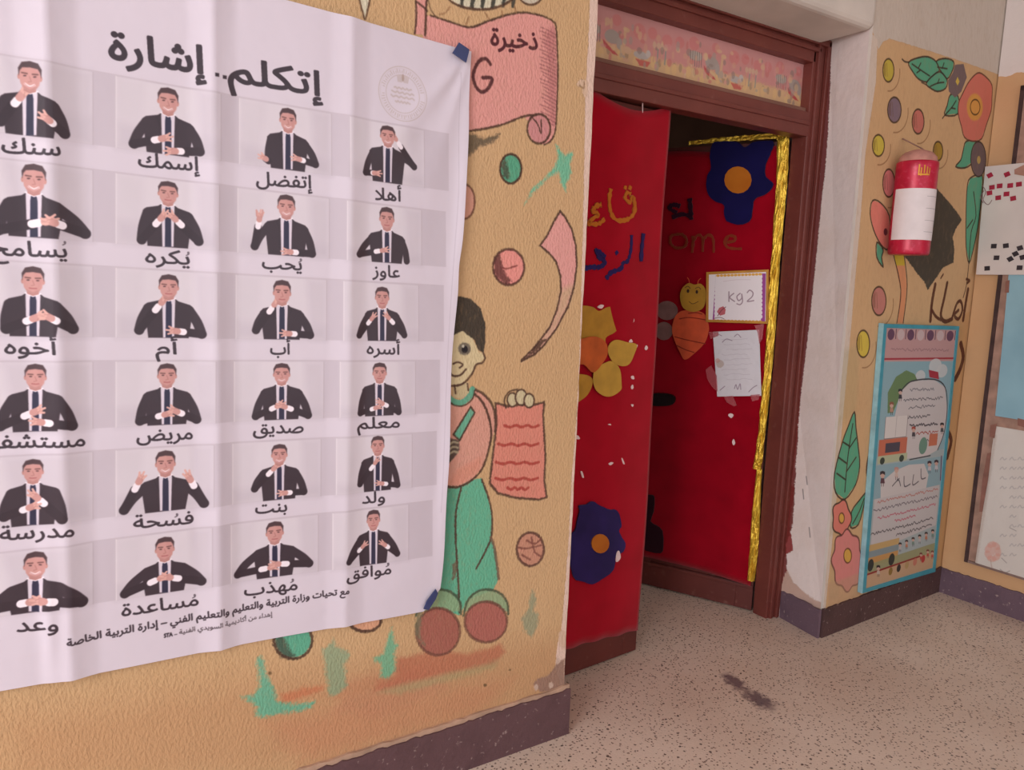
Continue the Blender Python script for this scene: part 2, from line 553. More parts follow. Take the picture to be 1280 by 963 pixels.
def mural_left():
    c = Canvas(PW, -0.12, 1.43, 0.0, 2.25, 720); c.sw = 1.35
    # worn and dirty zones of the paint
    c.fill([(0, 900), (300, 850), (700, 800), (720, 870), (420, 962), (100, 990), (0, 990)], (176, 128, 92), .45, 40, 12)
    c.fill([(330, 905), (450, 880), (560, 862), (640, 850), (600, 890), (470, 930), (380, 950)], (188, 132, 100), .6, 22, 10)
    c.fill([(430, 850), (540, 830), (560, 862), (470, 895), (420, 890)], (182, 128, 100), .55, 14, 6)
    # ground painted under the boy
    c.fill([(497, 824), (545, 812), (585, 818), (625, 806), (632, 815), (615, 832), (560, 842), (500, 857), (467, 866), (470, 850), (492, 846)], (176, 108, 84), .8, 6, 4)
    c.fill([(351, 869), (380, 860), (404, 858), (404, 864), (380, 872), (352, 882)], (190, 112, 80), .7, 5, 4)
    c.fill([(470, 866), (520, 852), (580, 838), (622, 826), (618, 836), (560, 852), (500, 868)], (158, 152, 112), .55, 6, 5)
    c.fill([(392, 872), (420, 862), (470, 846), (500, 842), (470, 862), (420, 876)], (185, 135, 100), .5, 6, 4)
    # tufts of grass in spray paint
    for P, col, a in (([(321, 822), (327, 823), (335, 846), (341, 862), (347, 878), (368, 880), (392, 879), (388, 886), (350, 893), (326, 898), (320, 893), (322, 884), (303, 871), (318, 869), (324, 858), (322, 840)], TEAL, .85),
                      ([(411, 806), (416, 798), (421, 806), (427, 812), (437, 818), (431, 834), (433, 858), (420, 868), (410, 872), (409, 850), (405, 830), (403, 812)], (120, 160, 132), .7),
                      ([(489, 786), (493, 803), (497, 806), (492, 822), (494, 838), (486, 848), (474, 848), (476, 832), (467, 823), (478, 818), (484, 802)], (100, 172, 140), .85),
                      ([(665, 738), (670, 750), (667, 764), (673, 768), (671, 784), (664, 798), (655, 788), (652, 774), (660, 760), (662, 748)], (128, 146, 122), .7)):
        c.fill(P, col, a, 4, 5)
    c.fill(ell(366, 801, 23, 22), (96, 168, 140), 1, 2, 2)
    c.fill([(342, 800), (352, 796), (362, 812), (372, 824), (352, 822), (344, 812)], (70, 80, 70), .8, 3, 4)
    c.stroke(ell(366, 801, 24, 23), 2.6, OUT, .9, 1, 1.5, True, 0)
    c.fill(ell(456, 776, 20, 14), (212, 160, 130), 1, 2, 2)
    c.stroke(ell(456, 776, 20, 14), 3, OUT, .9, 1, 1.5, True, 0)
    # scroll with lettering
    c.fill([(519, 0), (534, -5), (533, 44), (518, 42)], PINK, 1, 1, 1)
    body = [(528, 20), (538, 19), (562, 27), (587, 34), (610, 26), (635, 18), (655, 15.5), (675, 19), (690, 26), (695, 37), (697, 87), (696, 125), (694, 162), (688, 178), (678, 181), (665, 176), (659, 165), (660, 152), (655, 146), (630, 155), (605, 161), (585, 164), (530, 150)]
    c.fill(body, PINK, 1, 1, 1.2)
    c.fill([(681, 40), (694, 30), (697, 90), (694, 160), (686, 150), (684, 90)], (176, 112, 112), .55, 5, 5)
    for i in range(26):
        y = 34 + i * 4.6
        c.stroke([(676 + random.uniform(-2, 4), y), (685, y + 4), (694, y + 9)], 1.1, (120, 70, 74), .55, 1, 1, sm=3)
    c.stroke([(538, 19), (562, 27), (587, 34), (610, 26), (635, 18), (655, 15.5), (675, 19), (690, 26), (695, 37), (697, 87), (696, 125), (694, 162), (688, 176), (680, 181)], 2.2, OUT, .9, 1, 1.2)
    c.stroke([(584, 164), (605, 161), (630, 155), (650, 147), (665, 144), (680, 150)], 2.2, OUT, .9, 1, 1.2)
    c.fill(ell(673, 161, 13, 17), (196, 136, 136), 1, 1, 1)
    c.stroke(ell(673, 161, 14.5, 18.5), 2.2, OUT, .9, 1, 1, True, 0)
    c.stroke([(664, 146), (672, 156), (676, 167), (676, 150)], 1.5, OUT, .9, 1, 1)
    c.stroke([(519, 0), (520, 20), (518, 42)], 2, OUT, .9, 1, 1); c.stroke([(533, -4), (532, 20), (531, 44)], 2.4, OUT, .9, 1, 1)
    c.stroke([(520, 2), (528, 8), (534, 14)], 2, OUT, .8, 1, 1)
    c.text('ذخيرة', (613, 56), (671, 62), 0.062, (84, 44, 50), 1.2)
    c.stroke([(612.5, 80), (607, 73.5), (599, 76), (593, 86), (591, 97), (595, 109), (602, 115), (610, 110), (614.5, 98), (603, 97)], 3.4, (84, 48, 50), .95, 1, .8)
    # striped creature above the scroll, cut by the top of the picture
    c.fill(ell(600, -14, 45, 25), (206, 200, 176), 1, 1.5, 1)
    for x in (572, 585, 598, 611, 624, 636):
        c.fill([(x, -38), (x + 6, -38), (x + 8, 0), (x + 6, 10), (x + 2, 10), (x + 3, 0)], (66, 66, 60), .95, 1.2, 1.2)
    c.stroke(ell(600, -14, 46, 26), 2.4, OUT, .9, 1, 1, True, 0)
    c.fill(ell(663, -6, 13, 11), (196, 186, 168), 1, 1.5, 1); c.stroke(ell(663, -6, 14, 12), 2, OUT, .9, 1, 1, True, 0)
    for P in ([(549, 18), (556, 16), (562, 9)], [(583, 28), (586, 21), (582, 30)], [(606, 16), (611, 24)], [(627, 14), (628, 20)], [(643, 8), (645, 16)]):
        c.stroke(P, 1.6, (150, 112, 80), .8, 1, 1)
    c.fill([(448, -6), (456, 24), (462, -6)], (206, 200, 176), 1, 1, 1); c.stroke([(448, -4), (452, 12), (456, 24), (460, 10), (463, -6)], 1.8, OUT, .9, 1, 1)
    c.stroke([(535, 0), (538, 12), (544, 20)], 1.5, OUT, .7, 1, 1)
    c.fill([(584, 166), (596, 169), (606, 174), (625, 167), (618, 176), (600, 184), (588, 192), (584, 196)], (86, 78, 66), .85, 3, 4)
    # green ball, star splash, small balls
    c.fill(ell(638, 211, 13.5, 18.5), (88, 158, 128), 1, 1, 1); c.fill([(625, 206), (631, 198), (634, 210), (636, 224), (629, 222)], (72, 74, 62), .8, 2, 4)
    c.stroke(ell(638, 211, 13.5, 18.5), 2.3, OUT, .95, 1, 1.2, True, 0)
    c.fill([(695, 182), (700, 188), (706, 194), (716, 190), (711, 206), (714, 216), (708, 226), (707, 241), (700, 228), (699, 216), (688, 220), (676, 231), (665, 242), (655, 256), (664, 236), (680, 222), (693, 209), (697, 198)], (90, 182, 152), .85, 3.5, 4)
    c.fill(ell(581, 252, 11.5, 21), (204, 150, 132), 1, 1, 1); c.stroke(ell(581, 252, 12, 21.5), 2, (104, 66, 56), .9, 1, 1, True, 0)
    c.fill(ell(635.5, 334, 19, 22), (222, 146, 138), 1, 1, 1)
    c.fill([(617, 322), (624, 318), (626, 330), (632, 344), (640, 352), (632, 356), (622, 350), (616, 338)], (92, 54, 52), .8, 2.5, 4)
    c.stroke(ell(635.5, 334, 19.5, 22.5), 2.4, (84, 52, 48), .9, 1, 1.5, True, 0)
    c.stroke([(627, 335), (634, 336), (646, 332)], 1.4, (120, 60, 60), .8, 1, 1)
    c.fill(ell(662.5, 687, 16.5, 20.5), (190, 138, 116), 1, 1, 1)
    c.stroke(ell(662.5, 687, 17, 21), 2.4, (92, 60, 54), .9, 1, 1.6, True, 0)
    for P in ([(648, 685), (658, 686), (676, 682)], [(658, 676), (668, 680), (676, 674)], [(664, 672), (668, 690), (676, 696)], [(652, 694), (662, 700)]):
        c.stroke(P, 1.8, (120, 74, 66), .8, 1, 1.5)
    # pink comma shape
    L = [(699.5, 264), (692, 277), (683, 295), (674.5, 307), (686, 317), (694.5, 327), (700, 344.5), (700.7, 364.5), (695.7, 387), (687, 409), (667, 435), (651, 451)]
    R = [(651, 452), (668, 443), (679.5, 432), (694.5, 412), (709.5, 384), (717, 359.5), (720.6, 332), (719.4, 307), (714.4, 287), (705.7, 271), (699.5, 264)]
    c.fill(L + R, (214, 154, 148), 1, 1, 1)
    c.fill([(700, 362), (719, 356), (709, 384), (694, 412), (672, 440), (653, 451), (667, 435), (687, 409), (696, 387)], (196, 164, 134), .9, 8, 2)
    c.fill([(676, 424), (684, 424), (668, 442), (652, 452), (662, 441)], (86, 62, 52), .9, 2, 3)
    c.stroke(L, 2.2, OUT, .9, 1, 1.3, sm=0); c.stroke(R, 2.2, OUT, .9, 1, 1.3, sm=0)
    # the painted boy
    c.fill([(557, 606), (602, 598), (610, 622), (614.7, 645), (614, 672), (618.5, 687), (623, 724), (616, 738), (585, 750), (573.6, 770), (548, 760), (548, 690)], (100, 172, 142), 1, 1, 1.2)
    c.fill([(556, 610), (572, 610), (568, 690), (566, 740), (548, 756)], (80, 140, 116), .5, 5, 4)
    c.fill([(560, 600), (569, 606), (560, 616), (553, 614)], (86, 120, 100), .6, 3, 2)
    c.stroke([(576, 610), (570, 638), (569, 670), (571, 705), (573, 740), (574, 766)], 2, OUT, .9, 1, 1.3)
    c.stroke([(602, 600), (610, 622), (614.7, 645), (613.5, 672), (605, 692), (595, 711)], 2, OUT, .9, 1, 1.3)
    c.stroke([(613.5, 672), (618.5, 690), (623, 724)], 2.8, (110, 84, 70), .8, 1, 2)
    c.fill([(566, 706), (571, 700), (570, 722), (564, 728)], (110, 80, 66), .7, 2, 3)
    for cx in (548, 607):
        c.fill(ell(cx, 765, 28, 28, a0=math.pi, a1=2 * math.pi), (136, 164, 128), .9, 1.5, 2)
        c.stroke([(cx - 28, 770), (cx - 22, 750), (cx - 6, 738), (cx + 14, 740), (cx + 26, 752), (cx + 28, 768)], 2.2, (70, 84, 66), .9, 1, 1.2)
    c.fill(ell(547, 790, 27, 29), (158, 98, 86), 1, 1.2, 1.5); c.stroke(ell(547, 790, 27.5, 29.5), 2.4, (106, 66, 58), .8, 1, 1.5, True, 0)
    c.fill(ell(607, 778, 26, 25), (166, 102, 92), 1, 1.2, 1.5); c.stroke(ell(607, 778, 26.5, 25.5), 2.4, (106, 66, 58), .8, 1, 1.5, True, 0)
    c.fill([(520, 765), (528, 758), (524, 790), (530, 808), (518, 795)], (112, 116, 92), .7, 3, 4)
    c.fill([(555, 500), (575, 500), (590, 485), (607, 495), (617.5, 513), (619, 536), (612, 556), (604, 583), (590, 600), (572, 609), (552, 608)], (204, 150, 134), 1, 1, 1)
    c.fill([(571, 587), (604, 570), (598, 590), (580, 606), (556, 608)], (206, 134, 112), .5, 6, 3)
    c.stroke([(590, 485), (607, 495.5), (617.5, 513), (619, 540)], 2.6, OUT, .85, 1, 1.3)
    c.stroke([(592, 492), (604, 505), (612, 528), (613, 550), (604, 583), (590, 600), (572, 609), (556, 608)], 2.3, OUT, .9, 1, 1.3)
    c.fill([(588, 508.5), (593, 516), (574, 551), (566.5, 543.5)], (104, 168, 142), 1, 1, 1)
    c.stroke([(566.5, 543.5), (588, 508.5), (593, 516), (574, 551)], 1.8, OUT, .9, 1, 1, True, 0)
    c.fill([(560, 546), (573, 551), (574, 562), (566, 574), (560, 580)], (70, 62, 56), .85, 1.5, 2)
    for y in (553, 559, 565): c.stroke([(560, y + 4), (566, y), (572, y + 1)], 2, (168, 158, 132), .9, 1, .8)
    c.fill([(566, 478), (585, 478), (586, 492), (576, 499), (566, 496)], (188, 172, 136), 1, 1, .8)
    c.stroke([(568, 482), (569, 492)], 1.6, OUT, .9, 1, .8); c.stroke([(584, 480), (585, 488)], 1.6, OUT, .9, 1, .8)
    c.stroke([(560, 497), (568, 503), (578, 503), (588, 494), (590, 487)], 6, (100, 162, 136), 1, 1, .6)
    c.stroke([(560, 501), (568, 507), (580, 507), (590, 499), (593, 488)], 1.4, OUT, .9, 1, .8)
    c.fill([(560, 416), (578, 412), (590, 422), (598, 440), (603, 441), (606, 447), (600, 454), (594, 456), (590, 466), (578, 479), (566, 482), (556, 478)], (204, 188, 150), 1, 1, .8)
    c.fill([(560, 367), (571, 370), (587, 373), (600, 385), (606.4, 405), (606.4, 428), (604, 442), (598, 438), (591, 424), (578, 414), (566, 419), (556, 420)], (70, 62, 54), 1, 1, 1.2)
    c.stroke([(604, 442), (606, 448), (602, 454), (595, 456), (590, 467), (578, 480), (562, 483)], 2, OUT, .9, 1, 1)
    c.fill(ell(580, 436.5, 8, 8), (112, 104, 92), 1, 1.5, 1.5); c.fill(ell(580.5, 437, 4, 4.5), (40, 36, 40), 1, 1, .5); c.fill(ell(578.5, 433, 1.6, 2), (190, 186, 170), 1, .6)
    c.stroke([(566, 455), (572, 453), (578, 456), (574, 460)], 1.6, OUT, .9, 1, .8)
    c.stroke([(560, 464), (566, 470), (575, 469), (582, 462)], 2, OUT, .9, 1, .8)
    # sheet held in the raised hand
    pap = [(619, 504), (634, 508), (650, 506), (664, 507), (680, 503), (678.5, 519), (681.5, 571), (680, 600), (683, 622), (673, 625), (645, 623), (622, 617), (611.6, 604.5), (615, 575), (617.5, 553), (620, 530)]
    c.fill(pap, (208, 134, 118), 1, 1, 1); c.stroke(pap, 2.4, OUT, .85, 1, 1.6, True, 0)
    for y, x0, x1 in ((533, 630, 673), (556, 622, 672), (579, 620, 673), (599, 619, 672), (611, 634, 660)):
        c.stroke([(x0 + k * (x1 - x0) / 6, y + (1.3 if k % 2 else -1.0)) for k in range(7)], 2.6, (160, 64, 58), .85, 1, 1.3)
    for x, y, r in ((640, 500, 8), (651, 497, 9), (661, 501, 8)):
        c.fill(ell(x, y, r * .8, r * 1.1), (196, 184, 150), 1, 1, .6); c.stroke(ell(x, y, r * .8, r * 1.1), 1.7, OUT, .9, 1, .8, True, 0)
    c.stroke([(632, 510), (630, 500), (636, 490), (646, 487)], 1.8, OUT, .9, 1, .8)
    # bare plaster strip at the corner, with chips and the concrete patch low down
    E = [(736.5, -40), (737, 0), (734.5, 60), (731, 120), (729.5, 230), (727, 330), (724.5, 430), (720.5, 520), (714.5, 590), (710, 680), (705, 745), (701, 790), (696, 805), (694, 835), (700, 858), (712, 862), (716, 760), (722, 600), (738, 400), (750, 0), (752, -40)]
    c.fill(E, (216, 190, 176), 1, .9, 1.6)
    for cx, cy, rx, ry in ((728, 104, 7, 5), (731, 112, 4, 10), (722, 548, 4, 5), (718, 610, 4, 6), (714, 690, 4, 8), (703, 800, 6, 12)):
        c.fill(ell(cx, cy, rx, ry), (206, 178, 156), .9, 1.2, 3)
    c.stroke([(724, 107), (729, 110), (730, 103)], 1.5, (128, 98, 70), .7, 1.4, 1)
    c.fill([(672, 848), (683, 846), (692, 836), (697, 828), (705, 824), (706, 862), (690, 866), (674, 866), (666, 856)], (148, 118, 104), .95, 2.5, 3)
    for cx, cy in ((688, 857), (670, 860), (697, 826)): c.fill(ell(cx, cy, 3, 4), (196, 172, 158), .9, 1.2, 2)
    for cx, cy, r in ((606, 857, 2.2), (337, 842, 3), (637, 838, 1.5)): c.fill(ell(cx, cy, r, r * .8), (96, 76, 52), .8, 1.2, 1)
    c.fill([(400, 952), (470, 930), (560, 902), (640, 880), (712, 860), (714, 872), (640, 892), (560, 916), (470, 942), (400, 970)], (176, 132, 104), .8, 3, 2)
    return c.image('mural_left')


def ball(c, x, y, rx, ry, col, arc=True, lines=True):
    c.fill(ell(x, y, rx, ry), col, 1, 1, .6); c.stroke(ell(x, y, rx, ry), 1.7, (72, 52, 36), .9, .8, .5, True, 0)
    if arc: c.stroke(ell(x + 1, y + 2, rx * 1.9, ry * 1.65, 12, -.15, 1.7), 1.2, (140, 100, 66), .8, .8, .4, sm=0)
    if lines:
        c.fill([(x - rx * .9, y - ry * .3), (x - rx * .45, y - ry * .7), (x - rx * .5, y + ry * .5), (x - rx * .8, y + ry * .4)], (96, 66, 46), .35, 1.5, 1.5); c.stroke([(x - rx * .3, y - ry * .6), (x - rx * .2, y + ry * .5)], .8, (96, 66, 46), .5, .8, sm=0)


def mural_right():
    c = Canvas(PP, -0.05, 1.0, 0.0, 3.15, 760); c.sw = 1.4
    DK = (58, 46, 38); GR = (90, 158, 126)
    # white paint above the beige field and along its left border
    c.fill([(1086, -400), (1088, 30), (1098, 62), (1104, 52), (1112, 48), (1150, 60), (1200, 76), (1251, 94), (1300, 110), (1330, -400)], (196, 184, 172), 1, 1.2, 1.5)
    c.fill([(1088, 40), (1097, 50), (1095, 100), (1082, 190), (1075, 280), (1062, 430), (1052, 540), (1046, 620), (1036, 720), (1031, 770), (1020, 770), (1030, 600), (1060, 300)], (206, 190, 176), 1, 1, 1.4)
    for y0 in (520, 600, 680): c.fill([(1040, y0), (1052, y0), (1048, y0 + 70), (1036, y0 + 70)], (160, 148, 112), .25, 6, 6)
    c.fill([(1050, 440), (1075, 430), (1070, 520), (1048, 530)], (150, 150, 110), .25, 10, 6)
    c.fill([(1180, 400), (1212, 390), (1184, 720), (1166, 720)], (176, 126, 70), .35, 8, 5)  # shadow of the framed board, painted into the wall on its right
    for a in ((1110.5, 88, 7, 14.5, (186, 166, 70)), (1118, 137.5, 8.5, 16, (126, 106, 116)), (1147.6, 152, 7.5, 15.5, (190, 112, 100)), (1098, 182, 7.5, 13.5, (196, 178, 74)),
              (1172.5, 189, 6, 12, (160, 128, 50)), (1111, 229, 7.5, 17.5, (206, 126, 122)), (1098.6, 376.5, 9, 18, (186, 122, 112)), (1079, 430, 8, 17, (204, 180, 76))):
        ball(c, *a)
    LV = [(1135.6, 78), (1148.4, 72), (1160, 71), (1170, 77), (1174, 89), (1167, 97), (1158, 102.6), (1148, 98.7), (1140.5, 89)]
    L3 = [(1170, 77), (1182, 73), (1192, 77), (1191, 87), (1184, 98.7), (1176, 89)]
    L2 = [(1158, 103.6), (1168, 93), (1176, 90), (1184, 100.6), (1182, 110.5), (1172, 114.4), (1162, 109.5)]
    L4 = [(1188, 118.4), (1197.7, 120.4), (1198, 142), (1181, 144), (1184, 132)]
    LL = [(1212.8, 222.7), (1228, 220), (1226, 253.8), (1223, 279.8), (1218, 305.8), (1211.5, 329), (1207.6, 308), (1207.6, 266.8), (1208.9, 235.7)]
    LB = [(1207.6, 177), (1220.6, 177), (1216, 202), (1206, 210), (1194.6, 208.4), (1201, 200), (1204, 188)]
    SM = [(1096, 303), (1104, 312), (1102, 322), (1104, 334), (1096, 322)]
    BIG = [(1068, 515), (1060, 534), (1053, 553), (1043, 593), (1044.7, 616), (1056, 624.6), (1069.6, 606), (1074.6, 583), (1073, 560), (1070, 535)]
    B2 = [(1083, 616), (1074, 626), (1064.6, 639.6), (1063, 659.5), (1073, 656), (1079.6, 633)]
    for P in (L3, LV, L2, L4, LL, LB, SM, BIG, B2):
        c.fill(P, GR, 1, 1, .5); c.stroke(P, 1.7, DK, .92, .8, .5, True, 3)
    c.stroke([(1127.7, 74), (1131, 77), (1136, 78)], 1.8, DK, .9, .8)
    for P in ([(1140, 80), (1150, 87), (1162, 95)], [(1148, 85), (1151, 79)], [(1150, 88), (1146, 91)], [(1172, 84), (1184, 86)], [(1178, 85), (1180, 79)], [(1163, 108), (1172, 104), (1180, 103)],
              [(1172, 104), (1174, 99)], [(1182, 143), (1190, 134), (1195, 126)], [(1189, 135), (1194, 136)], [(1211, 329), (1214, 290), (1220, 270), (1217, 240)], [(1209, 285), (1216, 275)],
              [(1066, 530), (1060, 570), (1056, 615)], [(1059, 580), (1048, 572)], [(1058, 590), (1070, 572)], [(1057, 600), (1046, 592)], [(1062, 560), (1070, 548)], [(1062, 558), (1054, 553)], [(1066, 655), (1074, 640), (1080, 624)],
              [(1056, 624), (1055, 632)], [(1211, 330), (1208, 357), (1204, 372)], [(1152, 103), (1158, 106)], [(1178, 148), (1182, 143)]):
        c.stroke(P, 1.5, DK, .85, .8, .4, sm=3)
    V = [(1193.8, 81), (1204.6, 80), (1208.6, 96.7), (1201.7, 114.4), (1193.8, 122.3), (1186, 114.4), (1185, 100.6), (1191, 91)]
    c.fill(V, (116, 98, 98), 1, 1, .6); c.fill([(1197, 96), (1199.5, 102), (1197, 107), (1194.5, 102)], (206, 178, 80), 1, .8)
    FL = [(1217.4, 94.7), (1224.4, 91), (1233, 96.7), (1240, 106.5), (1240, 122), (1239, 138), (1233, 156), (1227, 173.6), (1215.5, 176.6), (1205.6, 171.7), (1201.7, 157.9), (1197.7, 142), (1198.5, 128), (1203.6, 116.4), (1209.6, 104.6)]
    c.fill(FL, (204, 116, 100), 1, 1, .5); c.fill(ell(1218.5, 134, 10, 17), (212, 156, 76), .9, 4, 1); c.stroke(FL, 1.5, (96, 50, 40), .9, .8, .4, True, 3)
    c.stroke(ell(1219, 134, 6, 9.5), 1.4, (90, 62, 36), .9, .8, .3, True, 0)
    c.fill(ell(1223, 199, 9.5, 22), (108, 90, 90), 1, 1, .6); c.stroke(ell(1223, 199, 9.5, 22), 1.4, DK, .9, .8, .4, True, 0); c.fill(ell(1223.5, 200, 2.2, 5), (190, 160, 90), .9, 1)
    PT_ = [(1090.8, 250.7), (1101, 253.8), (1111.5, 269.4), (1113, 295.4), (1110, 312), (1101, 305.8), (1092, 287.6), (1087.6, 266.8)]
    c.fill(PT_, (212, 124, 110), 1, 1, .5); c.stroke(PT_, 1.6, DK, .9, .8, .4, True, 3); c.fill(ell(1107, 290, 2.4, 4.5), (90, 40, 50), .9, 1)
    ST = [(1116.7, 318), (1129.7, 318), (1133.6, 357.7), (1131.5, 380), (1129, 404), (1121, 404), (1125.8, 362.9)]
    c.fill(ST, (206, 140, 100), 1, 1, .4); c.fill([(1117, 318), (1130, 318), (1131, 332), (1120, 332)], (196, 170, 60), 1, 2)
    c.stroke([(1116.7, 318), (1126, 362.9), (1121, 404)], 1.4, DK, .9, .8, .4); c.stroke([(1130, 318), (1134, 357.7), (1129, 404)], 1.4, DK, .9, .8, .4)
    BK = [(1166, 226), (1173, 238), (1184, 250), (1194, 262), (1202.4, 274.6), (1195, 286), (1191, 297), (1193, 312), (1192, 329), (1179, 334.3), (1174, 342), (1168.6, 350), (1159.6, 362.9), (1155, 352), (1150.5, 347.3), (1142, 336), (1130, 320), (1150, 300), (1160, 250)]
    c.fill(BK, (76, 68, 58), 1, 1.2, 2.4)
    # brown lettering above the framed board
    for P, w in (([(1210, 362), (1207, 380), (1204, 400)], 3.4), ([(1209, 354), (1212, 351), (1208, 349)], 2), ([(1190, 398), (1196, 380), (1201, 377), (1203, 388), (1198, 399), (1193, 394), (1198, 388)], 2.6),
                 ([(1184, 354), (1180, 374), (1176, 394), (1181, 402), (1190, 399)], 3.2), ([(1169, 356), (1165, 378), (1163, 401)], 3.6), ([(1176, 400), (1170, 396), (1165, 388)], 2.4), ([(1176, 348), (1179, 343)], 1.6),
                 ([(1201, 430), (1204, 446), (1200, 462), (1194, 474)], 4.5), ([(1185, 540), (1189, 552), (1184, 572)], 4)):
        c.stroke(P, w * 1.25, (82, 42, 30), .95, 1, 1)
    c.stroke([(1092, 560), (1086, 572), (1084, 590), (1088, 605)], 4, (80, 52, 44), .9, 1, .8)
    # flowers low on the left
    P1 = [(1052 + (11.5 + 1.2 * math.cos(5 * a)) * math.cos(a), 648 + (22 + 1.8 * math.cos(5 * a)) * math.sin(a)) for a in [2 * math.pi * k / 40 for k in range(40)]]
    c.fill(P1, (206, 122, 108), 1, 1, .5); c.stroke(P1, 1.6, DK, .85, .8, .4, True, 0)
    P2 = [(1059 + (18.5 + 1.5 * math.cos(8 * a)) * math.cos(a), 701 + (37 + 2.5 * math.cos(8 * a)) * math.sin(a)) for a in [2 * math.pi * k / 64 for k in range(64)]]
    c.fill(P2, (206, 130, 124), 1, 1, .5); c.stroke(P2, 1.6, (96, 58, 54), .85, .8, .4, True, 0)
    for x, y, rx, ry in ((1052, 648, 3.4, 6.4), (1059.6, 695, 4.8, 9)):
        c.fill(ell(x, y, rx, ry), (206, 160, 76), 1, .8, .3); c.stroke(ell(x, y, rx, ry), 1.3, (110, 70, 50), .9, .8, .3, True, 0)
    c.fill([(1034, 730), (1080, 715), (1082, 740), (1036, 765)], (186, 150, 122), .5, 6, 4)
    c.stroke([(1030, 764), (1050, 757), (1080, 747)], 3, (190, 160, 140), .7, 1.5, 2)
    return c.image('mural_right')


def reveal_print():
    c = Canvas(PV, -0.05, 0.3, 0.0, 2.45, 900)
    c.stroke([(1033, 54), (1032, 120), (1028, 200), (1022, 260), (1016, 330), (1007, 420), (998, 500), (990, 580), (984, 640), (976, 720), (969, 760)], 9, (112, 44, 44), .95, 1.2, 4.5, sm=3)
    c.fill([(980, 600), (994, 610), (988, 655), (992, 688), (982, 695), (975, 690)], (142, 48, 48), .95, 1, 3)
    c.fill([(972, 738), (985, 712), (992, 728), (1012, 748), (1030, 758), (1030, 766), (990, 752), (972, 742)], (184, 146, 126), .75, 3, 4)
    c.fill([(984, 480), (1000, 500), (997, 560), (994, 610), (992, 655), (984, 680), (985, 712), (976, 738), (962, 740), (972, 650)], (116, 46, 42), .95, 1.2, 5)
    for P in ([(1010, 660), (1011, 672)], [(1003, 612), (1004, 624)], [(1007, 596), (1008, 606)]): c.stroke(P, 1.5, (110, 104, 108), .8, 1)
    for P in ([(1048, 60), (1040, 150), (1036, 190)], [(1046, 300), (1044, 330)]): c.stroke(P, 2.5, (216, 200, 196), .6, 2, 2)
    c.fill([(1044, 560), (1050, 500), (1052, 560), (1042, 700), (1034, 752), (1030, 750), (1040, 640)], (200, 180, 166), .4, 7, 3)
    return c.image('reveal_print')


# ------------------------------------------------------------------ print: the banner
ROWS_L = [(-0.0, 68, 166), (0, 197.5, 294), (0, 325, 420), (0, 451, 541), (0, 570, 660), (0, 690, 770)]
ROWS_R = [(561, 167.5, 239), (557, 265, 334), (554, 357, 427), (549, 450, 516), (545, 539, 606), (540, 625, 695)]


def row_y(r, x, k):
    l, q = ROWS_L[r], ROWS_R[r]
    return l[k] + (q[k] - l[k]) * (x - l[0]) / (q[0] - l[0])


# captions: word, left and right end of the ink on the baseline
CAPS = [('سنك', (2.5, 191), (75, 196)), ('إسمك', (173, 208), (249, 214)), ('إتفضل', (320, 231), (389, 236)), ('أهلا', (467.5, 250), (500, 252)),
        ('يسامح', (-12, 319), (83, 322)), ('يكره', (182, 328), (237, 331)), ('يحب', (327.5, 335.5), (376, 338)), ('عاوز', (464, 345), (498, 347.5)),
        ('أخوه', (6, 442), (70, 443)), ('أم', (195, 443), (222, 443)), ('أب', (338, 443), (362, 443)), ('أسره', (457, 442), (498, 443)),
        ('مستشفى', (-26, 561), (106, 557)), ('مريض', (171, 552), (241, 549.5)), ('صديق', (317, 543), (379, 541)), ('معلم', (445, 536), (498, 534)),
        ('مدرسة', (0, 675.5), (92, 668)), ('فسحة', (167, 661), (242, 655)), ('بنت', (320, 643), (359, 640)), ('ولد', (452, 629.5), (480, 627)),
        ('وعد', (21, 789), (72, 785)), ('مساعدة', (152, 770), (248, 757)), ('مهذب', (306, 746), (372, 738)), ('موافق', (432, 725), (488, 717))]
DAMMA = [(80, 303.5), (235, 316.5), (374.5, 325), (243, 745), (366, 726), (484, 705), (221, 644)]
